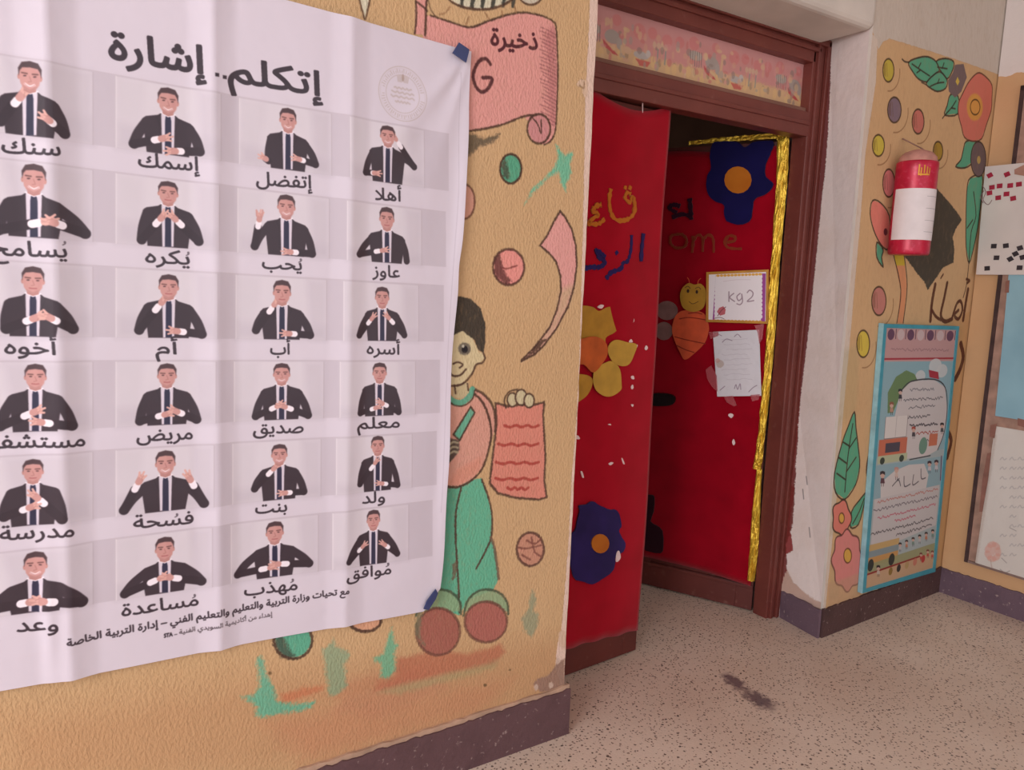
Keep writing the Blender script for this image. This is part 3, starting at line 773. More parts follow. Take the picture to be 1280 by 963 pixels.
# figures: head centre, head height and width, left elbow and hand, right elbow and hand, smile
FIG = [((37, 97.5), 39, 27, (0, 152), (27, 120), (80, 168), (58, 150), 1), ((210, 127), 35, 24, (167, 180), (205, 173), (249, 190), (216, 189), 1),
       ((359, 151), 31, 19, (335, 201), (330, 198), (393, 206), (371, 199), 1), ((483, 171), 27, 17, (455, 216), (468, 217), (517, 209), (492, 173), 1),
       ((42, 225), 39, 28, (-3, 292), (60, 277), (106, 292), (64, 278), 1), ((210, 242), 31, 23, (177, 300), (203, 271), (248, 302), (217, 272), 0),
       ((357, 259), 31, 20, (318, 308), (324, 272), (389, 318), (360, 315), 1), ((482, 274), 30, 17, (447, 318), (478, 313), (507, 330), (506, 330), 0),
       ((41, 351), 36, 26, (8, 411), (45, 397), (91, 411), (60, 396), 0), ((211, 359), 32, 23, (174, 413), (204, 376), (252, 418), (219, 414), 0),
       ((352, 366), 32, 20, (320, 413), (344, 379), (387, 419), (359, 417), 0), ((476, 372), 27, 16, (447, 419), (464, 397), (504, 419), (483, 396), 0),
       ((44, 471), 33, 25, (0, 533), (45, 514), (90, 532), (48, 527), 0), ((209, 470), 31, 22, (175, 527), (209, 518), (246, 526), (219, 514), 0),
       ((352, 468), 28, 19, (320, 521), (349, 507), (385, 520), (354, 508), 1), ((473, 466), 26, 16, (449, 516), (470, 509), (497, 515), (475, 503), 0),
       ((41, 589), 31, 24, (5, 646), (40, 633), (77, 647), (44, 620), 0), ((207, 580), 33, 23, (155, 638), (175, 600), (255, 630), (237, 598), 1),
       ((349.5, 569), 27, 18, (319, 612), (344, 585), (380, 615), (355, 617), 1), ((471, 557), 25, 15, (449, 605), (469, 577), (496, 606), (475, 604), 0),
       ((44, 706), 35, 27, (-5, 760), (41, 751), (102, 751), (50, 750), 1), ((206, 687), 31, 22, (156, 742), (203, 722), (252, 727), (210, 722), 0),
       ((344, 667), 29, 20, (298, 719), (341, 710), (387, 705), (346, 706), 0), ((466, 650), 26, 15, (435, 702), (454, 682), (496, 692), (479, 680), 0)]
SKIN = (196, 146, 142); SUIT = (56, 44, 54); SHIRT = (212, 202, 216)


def figure(c, k):
    (hx, hy), H, w, le, lh, re, rh, smile = FIG[k]
    col, row = k % 4, k // 4
    ux, uy = w / 0.72, H * 1.0
    yb = lambda x: row_y(row, x, 2)
    sx = ux * .96
    tw = ux * .80
    b0 = (hx - tw, yb(hx - tw)); b1 = (hx + tw * .98, yb(hx + tw))
    slope = (row_y(row, hx + 20, 1) - row_y(row, hx - 20, 1)) / 40
    Y = lambda x, dy: hy + dy * uy + slope * (x - hx)
    P = lambda dx, dy: (hx + dx * ux, Y(hx + dx * ux, dy))
    sl, sr = P(-.80, .86), P(.80, .86)
    # suit jacket: torso and shoulders
    c.fill([P(-.20, .42), P(-.38, .54), P(-.84, .66), P(-.98, .80), P(-.90, 1.2), b0, b1, P(.90, 1.2), P(.98, .80), P(.84, .66), P(.38, .54), P(.20, .42)], SUIT, 1, .9)
    for s, e in ((sl, le), (sr, re)):
        e2 = (e[0], min(e[1], yb(e[0]) - ux * .16))
        c.stroke([s, ((s[0] + e2[0]) / 2 + (e2[0] - hx) * .05, (s[1] + e2[1]) / 2), e2], ux * .36, SUIT, 1, .9, sm=4)
    c.fill([P(-.26, .42), (hx - .22 * ux, yb(hx) - .5), (hx + .22 * ux, yb(hx) - .5), P(.26, .42)], SHIRT, 1, .8)
    c.fill([P(-.08, .50), P(.08, .50), P(.12, .68), (hx + .13 * ux, yb(hx) - .5), (hx - .12 * ux, yb(hx) - .5), P(-.11, .68)], (42, 40, 66), 1, .7)
    c.stroke([P(-.24, .46), P(-.44, .62), P(-.26, 1.02)], .9, (48, 38, 48), .8, .7, sm=0)
    c.stroke([P(.24, .46), P(.44, .62), P(.26, 1.02)], .9, (48, 38, 48), .8, .7, sm=0)
    c.stroke([P(-.26, .44), P(0, .54), P(.26, .44)], 1.8, (236, 226, 236), 1, .7, sm=0)
    for s, e, h in ((sl, le, lh), (sr, re, rh)):
        if abs(e[0] - h[0]) + abs(e[1] - h[1]) < 2: continue
        e2 = (e[0], min(e[1], yb(e[0]) - ux * .16))
        m = (e2[0] + (h[0] - e2[0]) * .68, e2[1] + (h[1] - e2[1]) * .68)
        c.stroke([e2, m], ux * .32, (50, 38, 48), 1, .9, sm=0)
        m2 = (e2[0] + (h[0] - e2[0]) * .80, e2[1] + (h[1] - e2[1]) * .80)
        c.stroke([m, m2], ux * .26, (236, 228, 238), 1, .7, sm=0)
    for e, h in ((le, lh), (re, rh)):
        if abs(e[0] - h[0]) + abs(e[1] - h[1]) < 2: continue
        dx, dy = h[0] - e[0], h[1] - e[1]; L = math.hypot(dx, dy) + 1e-6; dx /= L; dy /= L
        c.stroke([(h[0] - dx * ux * .10, h[1] - dy * ux * .10), (h[0] + dx * ux * .10, h[1] + dy * ux * .10)], ux * .25, SKIN, 1, .8, sm=0)
        for q in (-.09, 0.0, .09):
            c.stroke([(h[0] + dx * ux * .1 - dy * ux * q, h[1] + dy * ux * .1 + dx * ux * q), (h[0] + dx * ux * (.34 - abs(q)) - dy * ux * q * 1.6, h[1] + dy * ux * (.34 - abs(q)) + dx * ux * q * 1.6)], ux * .075, (214, 166, 158), 1, .7, sm=0)
        c.stroke([(h[0] - dy * ux * .1, h[1] + dx * ux * .1), (h[0] + dx * ux * .16, h[1] + dy * ux * .16 )], .8, (160, 110, 108), .5, .7, sm=0)
    if k == 6:
        for q in (-3.5, 3.5): c.stroke([(324 + q, 270), (324 + q * 1.1, 263)], 2, SKIN, 1, .7, sm=0)
    if k in (9, 10): c.stroke([lh, (lh[0] + 2, lh[1] - 12)], 2.2, (214, 166, 158), 1, .7, sm=0)
    # neck, ears, head, hair
    c.fill([P(-.20, .30), P(-.20, .46), P(0, .53), P(.20, .46), P(.20, .30)], (176, 124, 120), 1, .8)
    for s in (-1, 1): c.fill(ell(*P(s * .36, .03), ux * .05, uy * .09), (190, 138, 132), 1, .8)
    c.fill([P(-.34, -.30), P(-.18, -.45), P(.18, -.45), P(.34, -.30), P(.355, 0), P(.31, .24), P(.17, .43), P(0, .49), P(-.17, .43), P(-.31, .24), P(-.355, 0)], SKIN, 1, .9)
    c.fill([P(.06, -.3), P(.30, -.2), P(.34, 0), P(.28, .25), P(.14, .42), P(.02, .47), P(.14, .2)], (184, 128, 126), .4, 3)
    c.fill([P(-.37, 0), P(-.39, -.24), P(-.27, -.44), P(0, -.50), P(.27, -.45), P(.39, -.26), P(.375, 0), P(.33, -.17), P(.26, -.27), P(0, -.30), P(-.25, -.27), P(-.33, -.17)], (74, 54, 60), 1, .9)
    for s in (-1, 1):
        c.stroke([P(s * .26, -.10), P(s * .09, -.09)], max(1.0, H * .045), (96, 62, 62), .85, .7, sm=0)
        c.fill(ell(*P(s * .165, -.015), ux * .055, uy * .024), (72, 46, 50), .9, .7)
    c.stroke([P(-.01, 0), P(.05, .15), P(-.05, .17)], .9, (164, 108, 106), .8, .8, sm=0)
    if smile:
        c.stroke([P(-.16, .24), P(0, .31), P(.16, .24)], max(1.3, H * .06), (244, 232, 236), .95, .7)
        c.stroke([P(-.18, .23), P(0, .33), P(.18, .23)], .8, (160, 84, 88), .7, .7)
    else:
        c.stroke([P(-.12, .26), P(0, .27), P(.12, .26)], max(1.0, H * .04), (160, 86, 90), .85, .8)
    c.fill([P(-.24, .30), P(0, .40), P(.24, .30), P(.15, .45), P(0, .49), P(-.15, .45)], (150, 104, 104), .35, 1.4)


def banner_print():
    c = Canvas(PW, -0.45, 1.06, 0.40, 2.35, 860, bg=(208, 200, 213), d=0.012)
    cl = lambda row: [(-400, 116), (145, 275 - row * 2.0), (299 - row * 2, 413 - row * 3), (435 - row * 3.9, 530 - row * 4)]
    for r in range(6):
        xr = ROWS_R[r][0]
        xs = [-500, -100, 100, 300, xr]
        top = [(x, row_y(r, x, 1)) for x in xs]; bot = [(x, row_y(r, x, 2)) for x in xs[::-1]]
        c.fill(top + bot, (193, 184, 196), 1, .8)
        c.stroke(top, .8, (184, 172, 182), .7, .8, sm=0)
        for x0, x1 in cl(r):
            q = lambda x, k, dy=0: (x, row_y(r, x, k) + dy)
            c.fill([q(x0, 1, 2), q(x1, 1, 2), q(x1, 2, -.5), q(x0, 2, -.5)], (209, 202, 212), 1, .8, grad=None)
            c.fill([q(x0, 1, 2), q(x0 + (x1 - x0) * .28, 1, 2), q(x0 + (x1 - x0) * .22, 2), q(x0, 2)], (200, 192, 203), .55, 8)
            c.fill([q(x0 + (x1 - x0) * .78, 1, 2), q(x1, 1, 2), q(x1, 2), q(x0 + (x1 - x0) * .82, 2)], (192, 183, 196), .6, 9)
            c.fill([q(x0, 1, 60), q(x1, 1, 60), q(x1, 2), q(x0, 2)], (188, 180, 192), .5, 10)
            c.stroke([q(x1, 1, 2), q(x1, 2, 0)], .7, (170, 158, 168), .8, .7, sm=0)
            c.stroke([q(x0, 1, 2), q(x0, 2, 0)], .7, (234, 228, 234), .8, .7, sm=0)
    for k in range(24): figure(c, k)
    INK = (54, 44, 54)
    for k, (t, a, b) in enumerate(CAPS):
        c.text(t, a, b, 0.040, INK, .6)
    for x, y in DAMMA:
        c.stroke([(x - 2.0, y + 3), (x + 1, y + 1.4), (x + 1.2, y - .8), (x - .2, y - 1), (x, y + .8)], 1.0, INK, .95, .7, sm=3)
    c.text('إشارة', (137, 73), (256, 93), 0.076, INK, 1.9)
    c.text('إتكلم', (285, 101), (402, 121), 0.073, INK, 1.8)
    for x, y in ((270, 94.5), (280, 97)): c.fill([(x - 2.6, y - 2.2), (x + 2.6, y - 1.6), (x + 2.6, y + 2.8), (x - 2.6, y + 2.2)], INK, 1, .7)
    c.text('مع تحيات وزارة التربية والتعليم والتعليم الفني – إدارة التربية الخاصة', (83, 804), (435, 741), 0.0225, INK, .55)
    c.text('إهداء من أكاديمية السويدي الفنية', (224, 793), (341, 771), 0.015, (80, 70, 78), .25)
    c.text('STA', (205, 797), (215.5, 795), 0.013, INK, .5, arabic=False)
    c.stroke([(218, 793.5), (221, 793)], 1.0, INK, .8, .6, sm=0)
    # the round seal
    (sx, sy), = c.c([(503, 118)])
    R = abs(c.c([(503, 152)])[0][1] - sy)
    G = (182, 168, 166)
    c.stroke(ell(sx, sy, R, R, 60), 1.3, G, .95, .8, closed=True, sm=0, raw=True)
    c.stroke(ell(sx, sy, R * .93, R * .93, 60), .8, G, .5, .8, closed=True, sm=0, raw=True)
    c.stroke(ell(sx, sy, R * .70, R * .70, 60), 1.2, G, .95, .8, closed=True, sm=0, raw=True)
    for k in range(58):
        a = 2 * math.pi * k / 58
        if k in (0, 1, 28, 29, 57): continue
        r1 = R * .775; r2 = R * (.85 + .03 * ((k * 7) % 3))
        c.stroke([(sx + r1 * math.cos(a), sy + r1 * math.sin(a)), (sx + r2 * math.cos(a + .02 * ((k % 3) - 1)), sy + r2 * math.sin(a))], 1.6, G, .85, .7, sm=0, raw=True)
    # emblem: spread wings over four lines of script
    for s in (-1, 1):
        for j in range(4):
            c.stroke([(sx + s * R * (.05 + j * .05), sy + R * .44), (sx + s * R * (.08 + j * .05), sy + R * (.68 - j * .02))], 1.8, G, .9, .8, sm=0, raw=True)
    c.fill(ell(sx, sy + R * .60, R * .05, R * .14, 12), (170, 152, 146), 1, .8, raw=True)
    for j, (hw, yy) in enumerate(((.36, .20), (.46, .04), (.48, -.12), (.30, -.30))):
        n = 12
        c.stroke([(sx + R * hw * (2 * i / n - 1), sy + R * (yy + .03 * math.sin(i * 2.3 + j))) for i in range(n + 1)], 3.0, G, .8, 1.2, sm=3, raw=True)
    # hem seam
    c.stroke([(577, 90), (574, 160), (573, 240), (566, 330), (560, 420), (556, 500), (553, 580), (550, 640)], .8, (176, 166, 180), .7, .8, sm=3)
    c.stroke([(0, 828), (100, 805), (300, 777), (500, 735)], .8, (208, 198, 210), .6, .9, sm=3)
    return c, c.image('banner_print')


# ------------------------------------------------------------------ print: framed board by the door, transom strip
def kid(c, x, y, s, hair=(60, 40, 44), dress=(150, 60, 80)):
    c.fill([(x - s * .5, y + s * 1.0), (x + s * .5, y + s * 1.0), (x + s * .7, y + s * 2.6), (x - s * .7, y + s * 2.6)], dress, 1, .6)
    for k in (-.3, .3): c.stroke([(x + s * k, y + s * 2.5), (x + s * k, y + s * 3.5)], s * .25, (70, 50, 56), 1, .6, sm=0)
    c.fill(ell(x, y, s * .7, s), (214, 176, 160), 1, .6); c.fill([(x - s * .8, y), (x - s * .75, y - s), (x, y - s * 1.3), (x + s * .75, y - s), (x + s * .8, y), (x, y - s * .45)], hair, 1, .6)


def scribble(c, x0, x1, y, yr, col, w=1.2, a=.85):
    n = max(4, int((x1 - x0) / 1.1))
    c.stroke([(x0 + (x1 - x0) * i / n, y + (yr - y) * i / n + random.uniform(-2.2, 1.4)) for i in range(n + 1)], w, col, a, .6, .6, sm=2)


def board_print():
    c = Canvas(PP, 0.2, 0.93, 0.08, 1.32, 900, bg=(172, 186, 188), d=0.022)
    L = lambda t: (1108 + (1082.5 - 1108) * t, 410 + (736 - 410) * t)     # inner left edge, top to bottom
    Rr = lambda t: (1196 + (1166.5 - 1196) * t, 413 + (710 - 413) * t)
    def Q(u, t):
        a, b = L(t), Rr(t); return (a[0] + (b[0] - a[0]) * u, a[1] + (b[1] - a[1]) * u)
    def q4(u0, u1, t0, t1): return [Q(u0, t0), Q(u1, t0), Q(u1, t1), Q(u0, t1)]
    def st(P, w, col, a=.9, sm=4): c.stroke([Q(*p) for p in P], w, col, a, .6, .3, sm=sm)
    c.fill(q4(0, 1, 0, .13), (206, 160, 158), 1, .7)
    for k in range(7):
        x = .08 + k * .14
        c.fill([Q(x + .05 * math.cos(a), .025 + .022 * math.sin(a)) for a in np.linspace(0, 6.2, 14)], (216, 190, 190) if k % 2 else (110, 70, 96), 1, .6)
        st([(x + .07, .005), (x + .07, .04)], 1.6, (70, 46, 66))
    scribble(c, *[Q(.1, .085)[0], Q(.92, .085)[0]], Q(.1, .085)[1], Q(.92, .085)[1], (140, 100, 110), 1.1, .6)
    st([(0, .12), (1, .118)], 2.2, (176, 48, 62), 1, 0)
    c.fill(q4(0, 1, .13, .5), (150, 184, 194), 1, .8)
    for x, y, r in ((.75, .15, .09), (.85, .17, .08), (.55, .19, .07)): c.fill([Q(x + r * math.cos(a), y + r * .35 * math.sin(a)) for a in np.linspace(0, 6.2, 18)], (214, 214, 214), .9, 1)
    c.fill([Q(.12, .33), Q(.10, .25), Q(.2, .19), Q(.34, .165), Q(.46, .18), Q(.52, .21), Q(.3, .25), Q(.2, .33)], (112, 140, 92), 1, .8, 1)
    sp = [(.28, .25), (.42, .21), (.75, .205), (.92, .24), (.98, .33), (.97, .43), (.90, .50), (.75, .52), (.34, .52), (.26, .46), (.22, .36)]
    c.fill([Q(*p) for p in sp], (214, 206, 204), 1, .8); c.stroke([Q(*p) for p in sp[:7]], 1.8, (62, 58, 66), .95, .7, sm=4)
    c.fill([Q(.66, .165), Q(.80, .175), Q(.82, .205), Q(.68, .195)], (176, 48, 66), 1, .7)
    for t, u0, u1, col, w in ((.245, .42, .76, (130, 126, 134), 1.4), (.285, .34, .90, (96, 92, 100), 1.2), (.315, .42, .80, (96, 92, 100), 1.1), (.355, .42, .74, (90, 86, 92), 1.4), (.39, .46, .86, (72, 66, 74), 1.9), (.425, .56, .88, (170, 60, 50), 1.2), (.455, .66, .88, (60, 60, 66), 1.0)):
        a, b = Q(u0, t), Q(u1, t); scribble(c, a[0], b[0], a[1], b[1], col, w)
    kid(c, *Q(.28, .25), 3.2, (40, 36, 44), (60, 56, 66)); kid(c, *Q(.17, .30), 3.4, (150, 92, 70), (196, 150, 130))
    c.fill(q4(.10, .42, .345, .43), (228, 220, 216), 1, .8); st([(.26, .345), (.26, .43)], .8, (170, 160, 160)); st([(.10, .345), (.10, .43), (.42, .43), (.42, .345)], .9, (110, 90, 90), .8, 0)
    c.fill(q4(.03, .44, .432, .50), (206, 112, 84), 1, .8); c.fill(q4(.13, .34, .448, .485), (74, 66, 80), 1, .7)
    c.fill(q4(.03, .46, .495, .525), (190, 196, 160), 1, .8)
    for x in (.10, .38): c.fill([Q(x + .035 * math.cos(a), .515 + .014 * math.sin(a)) for a in np.linspace(0, 6.2, 12)], (54, 66, 56), 1, .6)
    kid(c, *Q(.52, .405), 3.2, (170, 70, 56), (60, 56, 66)); kid(c, *Q(.93, .40), 3.0, (40, 36, 44), (80, 84, 92))
    c.fill([Q(.68 + .06 * math.cos(a), .475 + .035 * math.sin(a)) for a in np.linspace(0, 6.2, 18)], (110, 150, 132), 1, .7); c.fill(q4(.76, .88, .43, .48), (206, 120, 92), 1, .7)
    st([(.50, .525), (.80, .52)], 1.4, (50, 48, 56))
    c.fill(q4(0, 1, .53, .66), (148, 180, 190), 1, .8)
    c.fill([Q(.30, .56), Q(.5, .545), Q(.72, .55), Q(.8, .60), Q(.78, .66), Q(.12, .66), Q(.1, .60)], (216, 208, 206), 1, 1)
    kid(c, *Q(.12, .57), 4.0, (46, 36, 44), (96, 52, 66)); kid(c, *Q(.32, .56), 3.4, (206, 150, 140), (216, 190, 180))
    for x in (.80, .90): kid(c, *Q(x, .555), 3.2, (54, 40, 52), (206, 200, 206))
    st([(.965, .53), (.985, .63)], 2.2, (104, 62, 96), .95, 0)
    for P in ([(.28, .62), (.36, .60), (.40, .625)], [(.44, .59), (.46, .63), (.54, .625)], [(.58, .59), (.58, .63), (.66, .62)], [(.68, .57), (.70, .61), (.76, .61)], [(.34, .60), (.37, .595)]): st(P, 1.6, (86, 80, 88))
    c.fill([Q(.03, .66), Q(.98, .65), Q(.98, .82), Q(.5, .845), Q(.03, .86)], (206, 200, 200), 1, 1)
    for t, u0, u1, col in ((.675, .08, .96, (196, 120, 110)), (.705, .03, .96, (110, 100, 110)), (.738, .1, .95, (196, 92, 112)), (.765, .36, .66, (196, 92, 112)), (.795, .02, .93, (76, 70, 76)), (.822, .40, .92, (86, 80, 84))):
        a, b = Q(u0, t), Q(u1, t - .006); scribble(c, a[0], b[0], a[1], b[1], col, 1.3)
    c.fill(q4(.0, .45, .835, .86), (206, 172, 116), 1, .8); c.fill(q4(.0, .45, .86, .885), (140, 156, 160), 1, .8); c.fill(q4(0, .45, .885, .92), (206, 156, 96), 1, .8)
    for k in range(6): kid(c, *Q(.47 + k * .095, .865 - k * .004), 2.4, (44, 34, 40), [(196, 190, 190), (200, 130, 100), (120, 150, 140)][k % 3])
    c.fill([Q(0, .91), Q(1, .895), Q(1, .945), Q(0, .955)], (160, 160, 116), .9, 1)
    for x in (.05, .36): c.fill([Q(x + .045 * math.cos(a), .915 + .024 * math.sin(a)) for a in np.linspace(0, 6.2, 14)], (56, 60, 56), 1, .6)
    c.fill([Q(0, .945), Q(1, .935), Q(1, 1.0), Q(0, 1.0)], (206, 170, 136), 1, 1)
    st([(0, .948), (.8, .935)], 2.2, (150, 48, 46), 1, 0)
    kid(c, *Q(.17, .935), 3.0, (50, 40, 44), (206, 190, 176))
    for k in range(5):
        x = .36 + .12 * k
        c.fill([Q(x + .03 * math.cos(a), .962 - k * .003 + .016 * math.sin(a)) for a in np.linspace(0, 6.2, 12)], [(150, 120, 60), (60, 56, 50), (190, 160, 110), (206, 130, 110), (190, 60, 66)][k], 1, .6)
    for x, y in ((.80, .93), (.9, .925), (.97, .935)): kid(c, *Q(x, y), 2.2, (120, 50, 50), (200, 80, 70))
    c.rgb *= .9
    return c.image('board_print')


def transom_print():
    c = Canvas(PT, 1.35, 2.72, 2.05, 2.33, 700, bg=(196, 132, 130), d=0.0)
    z = lambda v: (v + .0185 - c.z0) * c.ppm
    def E_(s, zz, rs, rz, col, a=1.0, so=1.0, ro=.8): c.fill(ell((s - c.s0) * c.ppm, z(zz), rs * c.ppm, rz * c.ppm, 18), col, a, so, ro, raw=True)
    def Ln(P, w, col, a=.9): c.stroke([((s - c.s0) * c.ppm, z(q)) for s, q in P], w * c.ppm, col, a, .8, .5, sm=3, raw=True)
    c.fill([(0, z(2.26)), (c.w, z(2.26)), (c.w, c.h), (0, c.h)], (196, 148, 152), .6, 20, 4, raw=True)
    c.fill([(0, 0), (c.w, 0), (c.w, z(2.165)), (c.w * .7, z(2.175)), (c.w * .5, z(2.16)), (c.w * .2, z(2.175)), (0, z(2.165))], (206, 172, 122), 1, 4, 6, raw=True)
    per = 0.47
    for r in range(-1, 4):
        x = 1.53 + r * per
        for dx, zz, q in ((.02, 2.235, .022), (.09, 2.245, .026), (.30, 2.235, .028), (.36, 2.24, .022), (.43, 2.228, .024), (.20, 2.25, .02)): E_(x + dx, zz, q, q * .9, (200, 112, 114), .8)
        for dx in (.0, .07, .14, .22, .29, .37, .44): E_(x + dx, 2.14 + .01 * math.sin(dx * 40), .012, .02, (216, 182, 120)); E_(x + dx + .03, 2.15, .008, .014, (150, 128, 96), .8)
        E_(x + .10, 2.205, .034, .016, (170, 168, 158))                                             # zebra
        for k in range(6): Ln([(x + .075 + k * .011, 2.22), (x + .077 + k * .011, 2.17)], .003, (86, 84, 84))
        E_(x + .185, 2.195, .034, .022, (150, 148, 142)); E_(x + .215, 2.18, .012, .02, (156, 154, 148)); Ln([(x + .215, 2.175), (x + .228, 2.15), (x + .24, 2.14)], .008, (156, 154, 148))
        c.fill([((x + a - c.s0) * c.ppm, z(b)) for a, b in ((.145, 2.18), (.17, 2.165), (.20, 2.15), (.215, 2.14), (.19, 2.142), (.15, 2.16))], (178, 54, 58), 1, 1, 1, raw=True)
        Ln([(x + .232, 2.15), (x + .236, 2.19), (x + .238, 2.225)], .012, (206, 170, 130)); E_(x + .244, 2.228, .014, .008, (206, 170, 130)); E_(x + .252, 2.165, .02, .012, (206, 172, 136))
        E_(x + .315, 2.16, .035, .012, (168, 170, 168)); E_(x + .345, 2.17, .012, .012, (186, 188, 186))
        c.fill([((x + a - c.s0) * c.ppm, z(b)) for a, b in ((.29, 2.145), (.36, 2.145), (.345, 2.128), (.31, 2.126))], (190, 80, 68), 1, 1, 1, raw=True)
        for k in range(4): Ln([(x + .37 + k * .018, 2.15), (x + .372 + k * .018, 2.20)], .006, (120, 140, 132) if k % 2 else (196, 150, 120)); E_(x + .372 + k * .018, 2.205, .009, .011, (200, 166, 140))
    c.stroke([((2.05 - c.s0) * c.ppm, z(2.10)), ((2.055 - c.s0) * c.ppm, z(2.14))], 2, (220, 214, 206), .7, 1, sm=0, raw=True)
    rr = np.random.default_rng(3)
    for k in range(150):
        q = rr.random(5); zz = 2.125 + q[1] * .13
        E_(1.45 + q[0] * 1.25, zz, .004 + q[2] * .010, .005 + q[3] * .012, [(206, 160, 130), (150, 150, 142), (190, 96, 96), (214, 188, 140), (120, 110, 104), (206, 140, 140)][int(q[4] * 6)], .6)
    c.fill([(0, 0), (c.w, 0), (c.w, c.h), (0, c.h)], (190, 148, 138), .25, 1, 0, raw=True)
    return c.image('transom_print')


# ------------------------------------------------------------------ materials of the place
def stucco(name, col, dirt, im=None, bump=.0015, sc=150, shade=None):
    m = Mat(name, col, 0.85, spec=.2)
    co = m.coords((1, 1, .55), (0, math.radians(18), 0))
    m.mix(m.noise(2.2, 4), dirt, .35)
    if im: m.img(im)
    g = m.noise(sc, 3, co, .3, .7)
    m.mix(m.noise(sc * .8, 3, co, .52, .72), tuple(int(q * .78) for q in col), .16)
    m.bump(g, bump)
    m.bump(m.noise(5, 2), .006, .5)
    return m.m


M_W1 = stucco('beige_roughcast', (198, 164, 124), (184, 148, 108), mural_left())
M_W1P = stucco('beige_roughcast_plain', (198, 164, 124), (184, 148, 108))
M_PW = stucco('beige_paint_front', (202, 166, 124), (190, 152, 112), mural_right(), .0007, 60)
M_FAR = Mat('beige_paint_far', (206, 168, 128), .8, spec=.2)
M_FAR.mix(M_FAR.noise(3, 4), (192, 150, 110), .6)
# the beige dado ends at a hand painted line about 2.39 m up
_sep = M_FAR.n('ShaderNodeSeparateXYZ'); M_FAR.l(M_FAR.tc.outputs['Object'], _sep.inputs[0])
_nz = M_FAR.noise(12, 3, None, 0, 1)
_ad = M_FAR.n('ShaderNodeMath'); _ad.operation = 'MULTIPLY_ADD'; _ad.inputs[1].default_value = .05; M_FAR.l(_nz, _ad.inputs[0]); M_FAR.l(_sep.outputs[2], _ad.inputs[2])
_gt = M_FAR.n('ShaderNodeMath'); _gt.operation = 'GREATER_THAN'; _gt.inputs[1].default_value = 2.408; M_FAR.l(_ad.outputs[0], _gt.inputs[0])
M_FAR.mix(_gt.outputs[0], (216, 206, 202)); M_FAR.bump(M_FAR.noise(40, 3), .0006); M_FAR = M_FAR.m
M_REV = Mat('white_limewash', (226, 214, 210), .8, spec=.2)
M_REV.mix(M_REV.noise(5, 5, None, .45, .8), (206, 186, 172), .6); M_REV.img(reveal_print()); M_REV.bump(M_REV.noise(30, 4), .001); M_REV = M_REV.m
M_WHITE = plain('white_wall_paint', (214, 205, 196), .85, var=.04, scale=4)
M_CEIL = plain('ceiling_paint', (212, 204, 196), .9, var=.03, scale=3)
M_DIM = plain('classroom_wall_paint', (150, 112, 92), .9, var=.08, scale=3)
M_WOOD = wood('maroon_gloss_wood', (116, 58, 50), (92, 42, 38), .4)
M_WOOD2 = wood('maroon_wood_worn', (98, 42, 36), (76, 32, 28), .5)


def skirting(name, col, scuff):
    m = Mat(name, col, .62, spec=.35)
    m.mix(m.noise(12, 5, None, .48, .75), scuff, .55)
    m.mix(m.noise(60, 4, None, .64, .74), (190, 170, 165), .5)
    m.bump(m.noise(70, 3), .001)
    return m.m


M_SK1 = skirting('skirting_paint_aubergine', (94, 68, 72), (74, 52, 56))
M_SK2 = skirting('skirting_paint_shaded', (82, 58, 58), (58, 40, 42))  # skirting paint with the front wall's shade put into its colour
M_SK3 = skirting('skirting_paint_lit', (104, 84, 96), (82, 64, 78))  # lighter skirting copy: brightness of the light-facing walls put into the colour

FL = Mat('terrazzo', (216, 198, 184), .42, spec=.35)
FL.mix(FL.noise(3.0, 5), (200, 178, 162), .7)
FL.mix(FL.noise(.9, 3, None, .45, .7), (192, 164, 146), .6)
for sc, thr, colr, soft in ((100, .36, (104, 80, 70), .10), (44, .21, (66, 50, 48), .06), (130, .32, (214, 192, 178), .1)):
    vo = FL.n('ShaderNodeTexVoronoi'); vo.inputs['Scale'].default_value = sc; vo.inputs['Randomness'].default_value = 1
    nn = FL.n('ShaderNodeTexNoise'); nn.inputs['Scale'].default_value = sc * .8; FL.l(FL.tc.outputs['Object'], nn.inputs['Vector'])
    mm = FL.n('ShaderNodeMix'); mm.data_type = 'VECTOR'; mm.inputs[0].default_value = .012
    FL.l(FL.tc.outputs['Object'], mm.inputs[4]); FL.l(nn.outputs[1], mm.inputs[5]); FL.l(mm.outputs[1], vo.inputs['Vector'])
    rr = FL.n('ShaderNodeMapRange'); rr.inputs[1].default_value = thr; rr.inputs[2].default_value = thr - soft; FL.l(vo.outputs['Distance'], rr.inputs[0])
    keep = FL.n('ShaderNodeSeparateColor'); FL.l(vo.outputs['Color'], keep.inputs[0])
    kk = FL.n('ShaderNodeMath'); kk.operation = 'GREATER_THAN'; kk.inputs[1].default_value = .45; FL.l(keep.outputs[0], kk.inputs[0])
    mu = FL.n('ShaderNodeMath'); mu.operation = 'MULTIPLY'; FL.l(rr.outputs[0], mu.inputs[0]); FL.l(kk.outputs[0], mu.inputs[1])
    FL.mix(mu.outputs[0], colr, .9)


def floor_at(u, v):
    r = CF + CR * (u - 640.0) / F_PX - CU * (v - 481.5) / F_PX
    q = EYE + r * (-EYE[2] / r[2]); return q


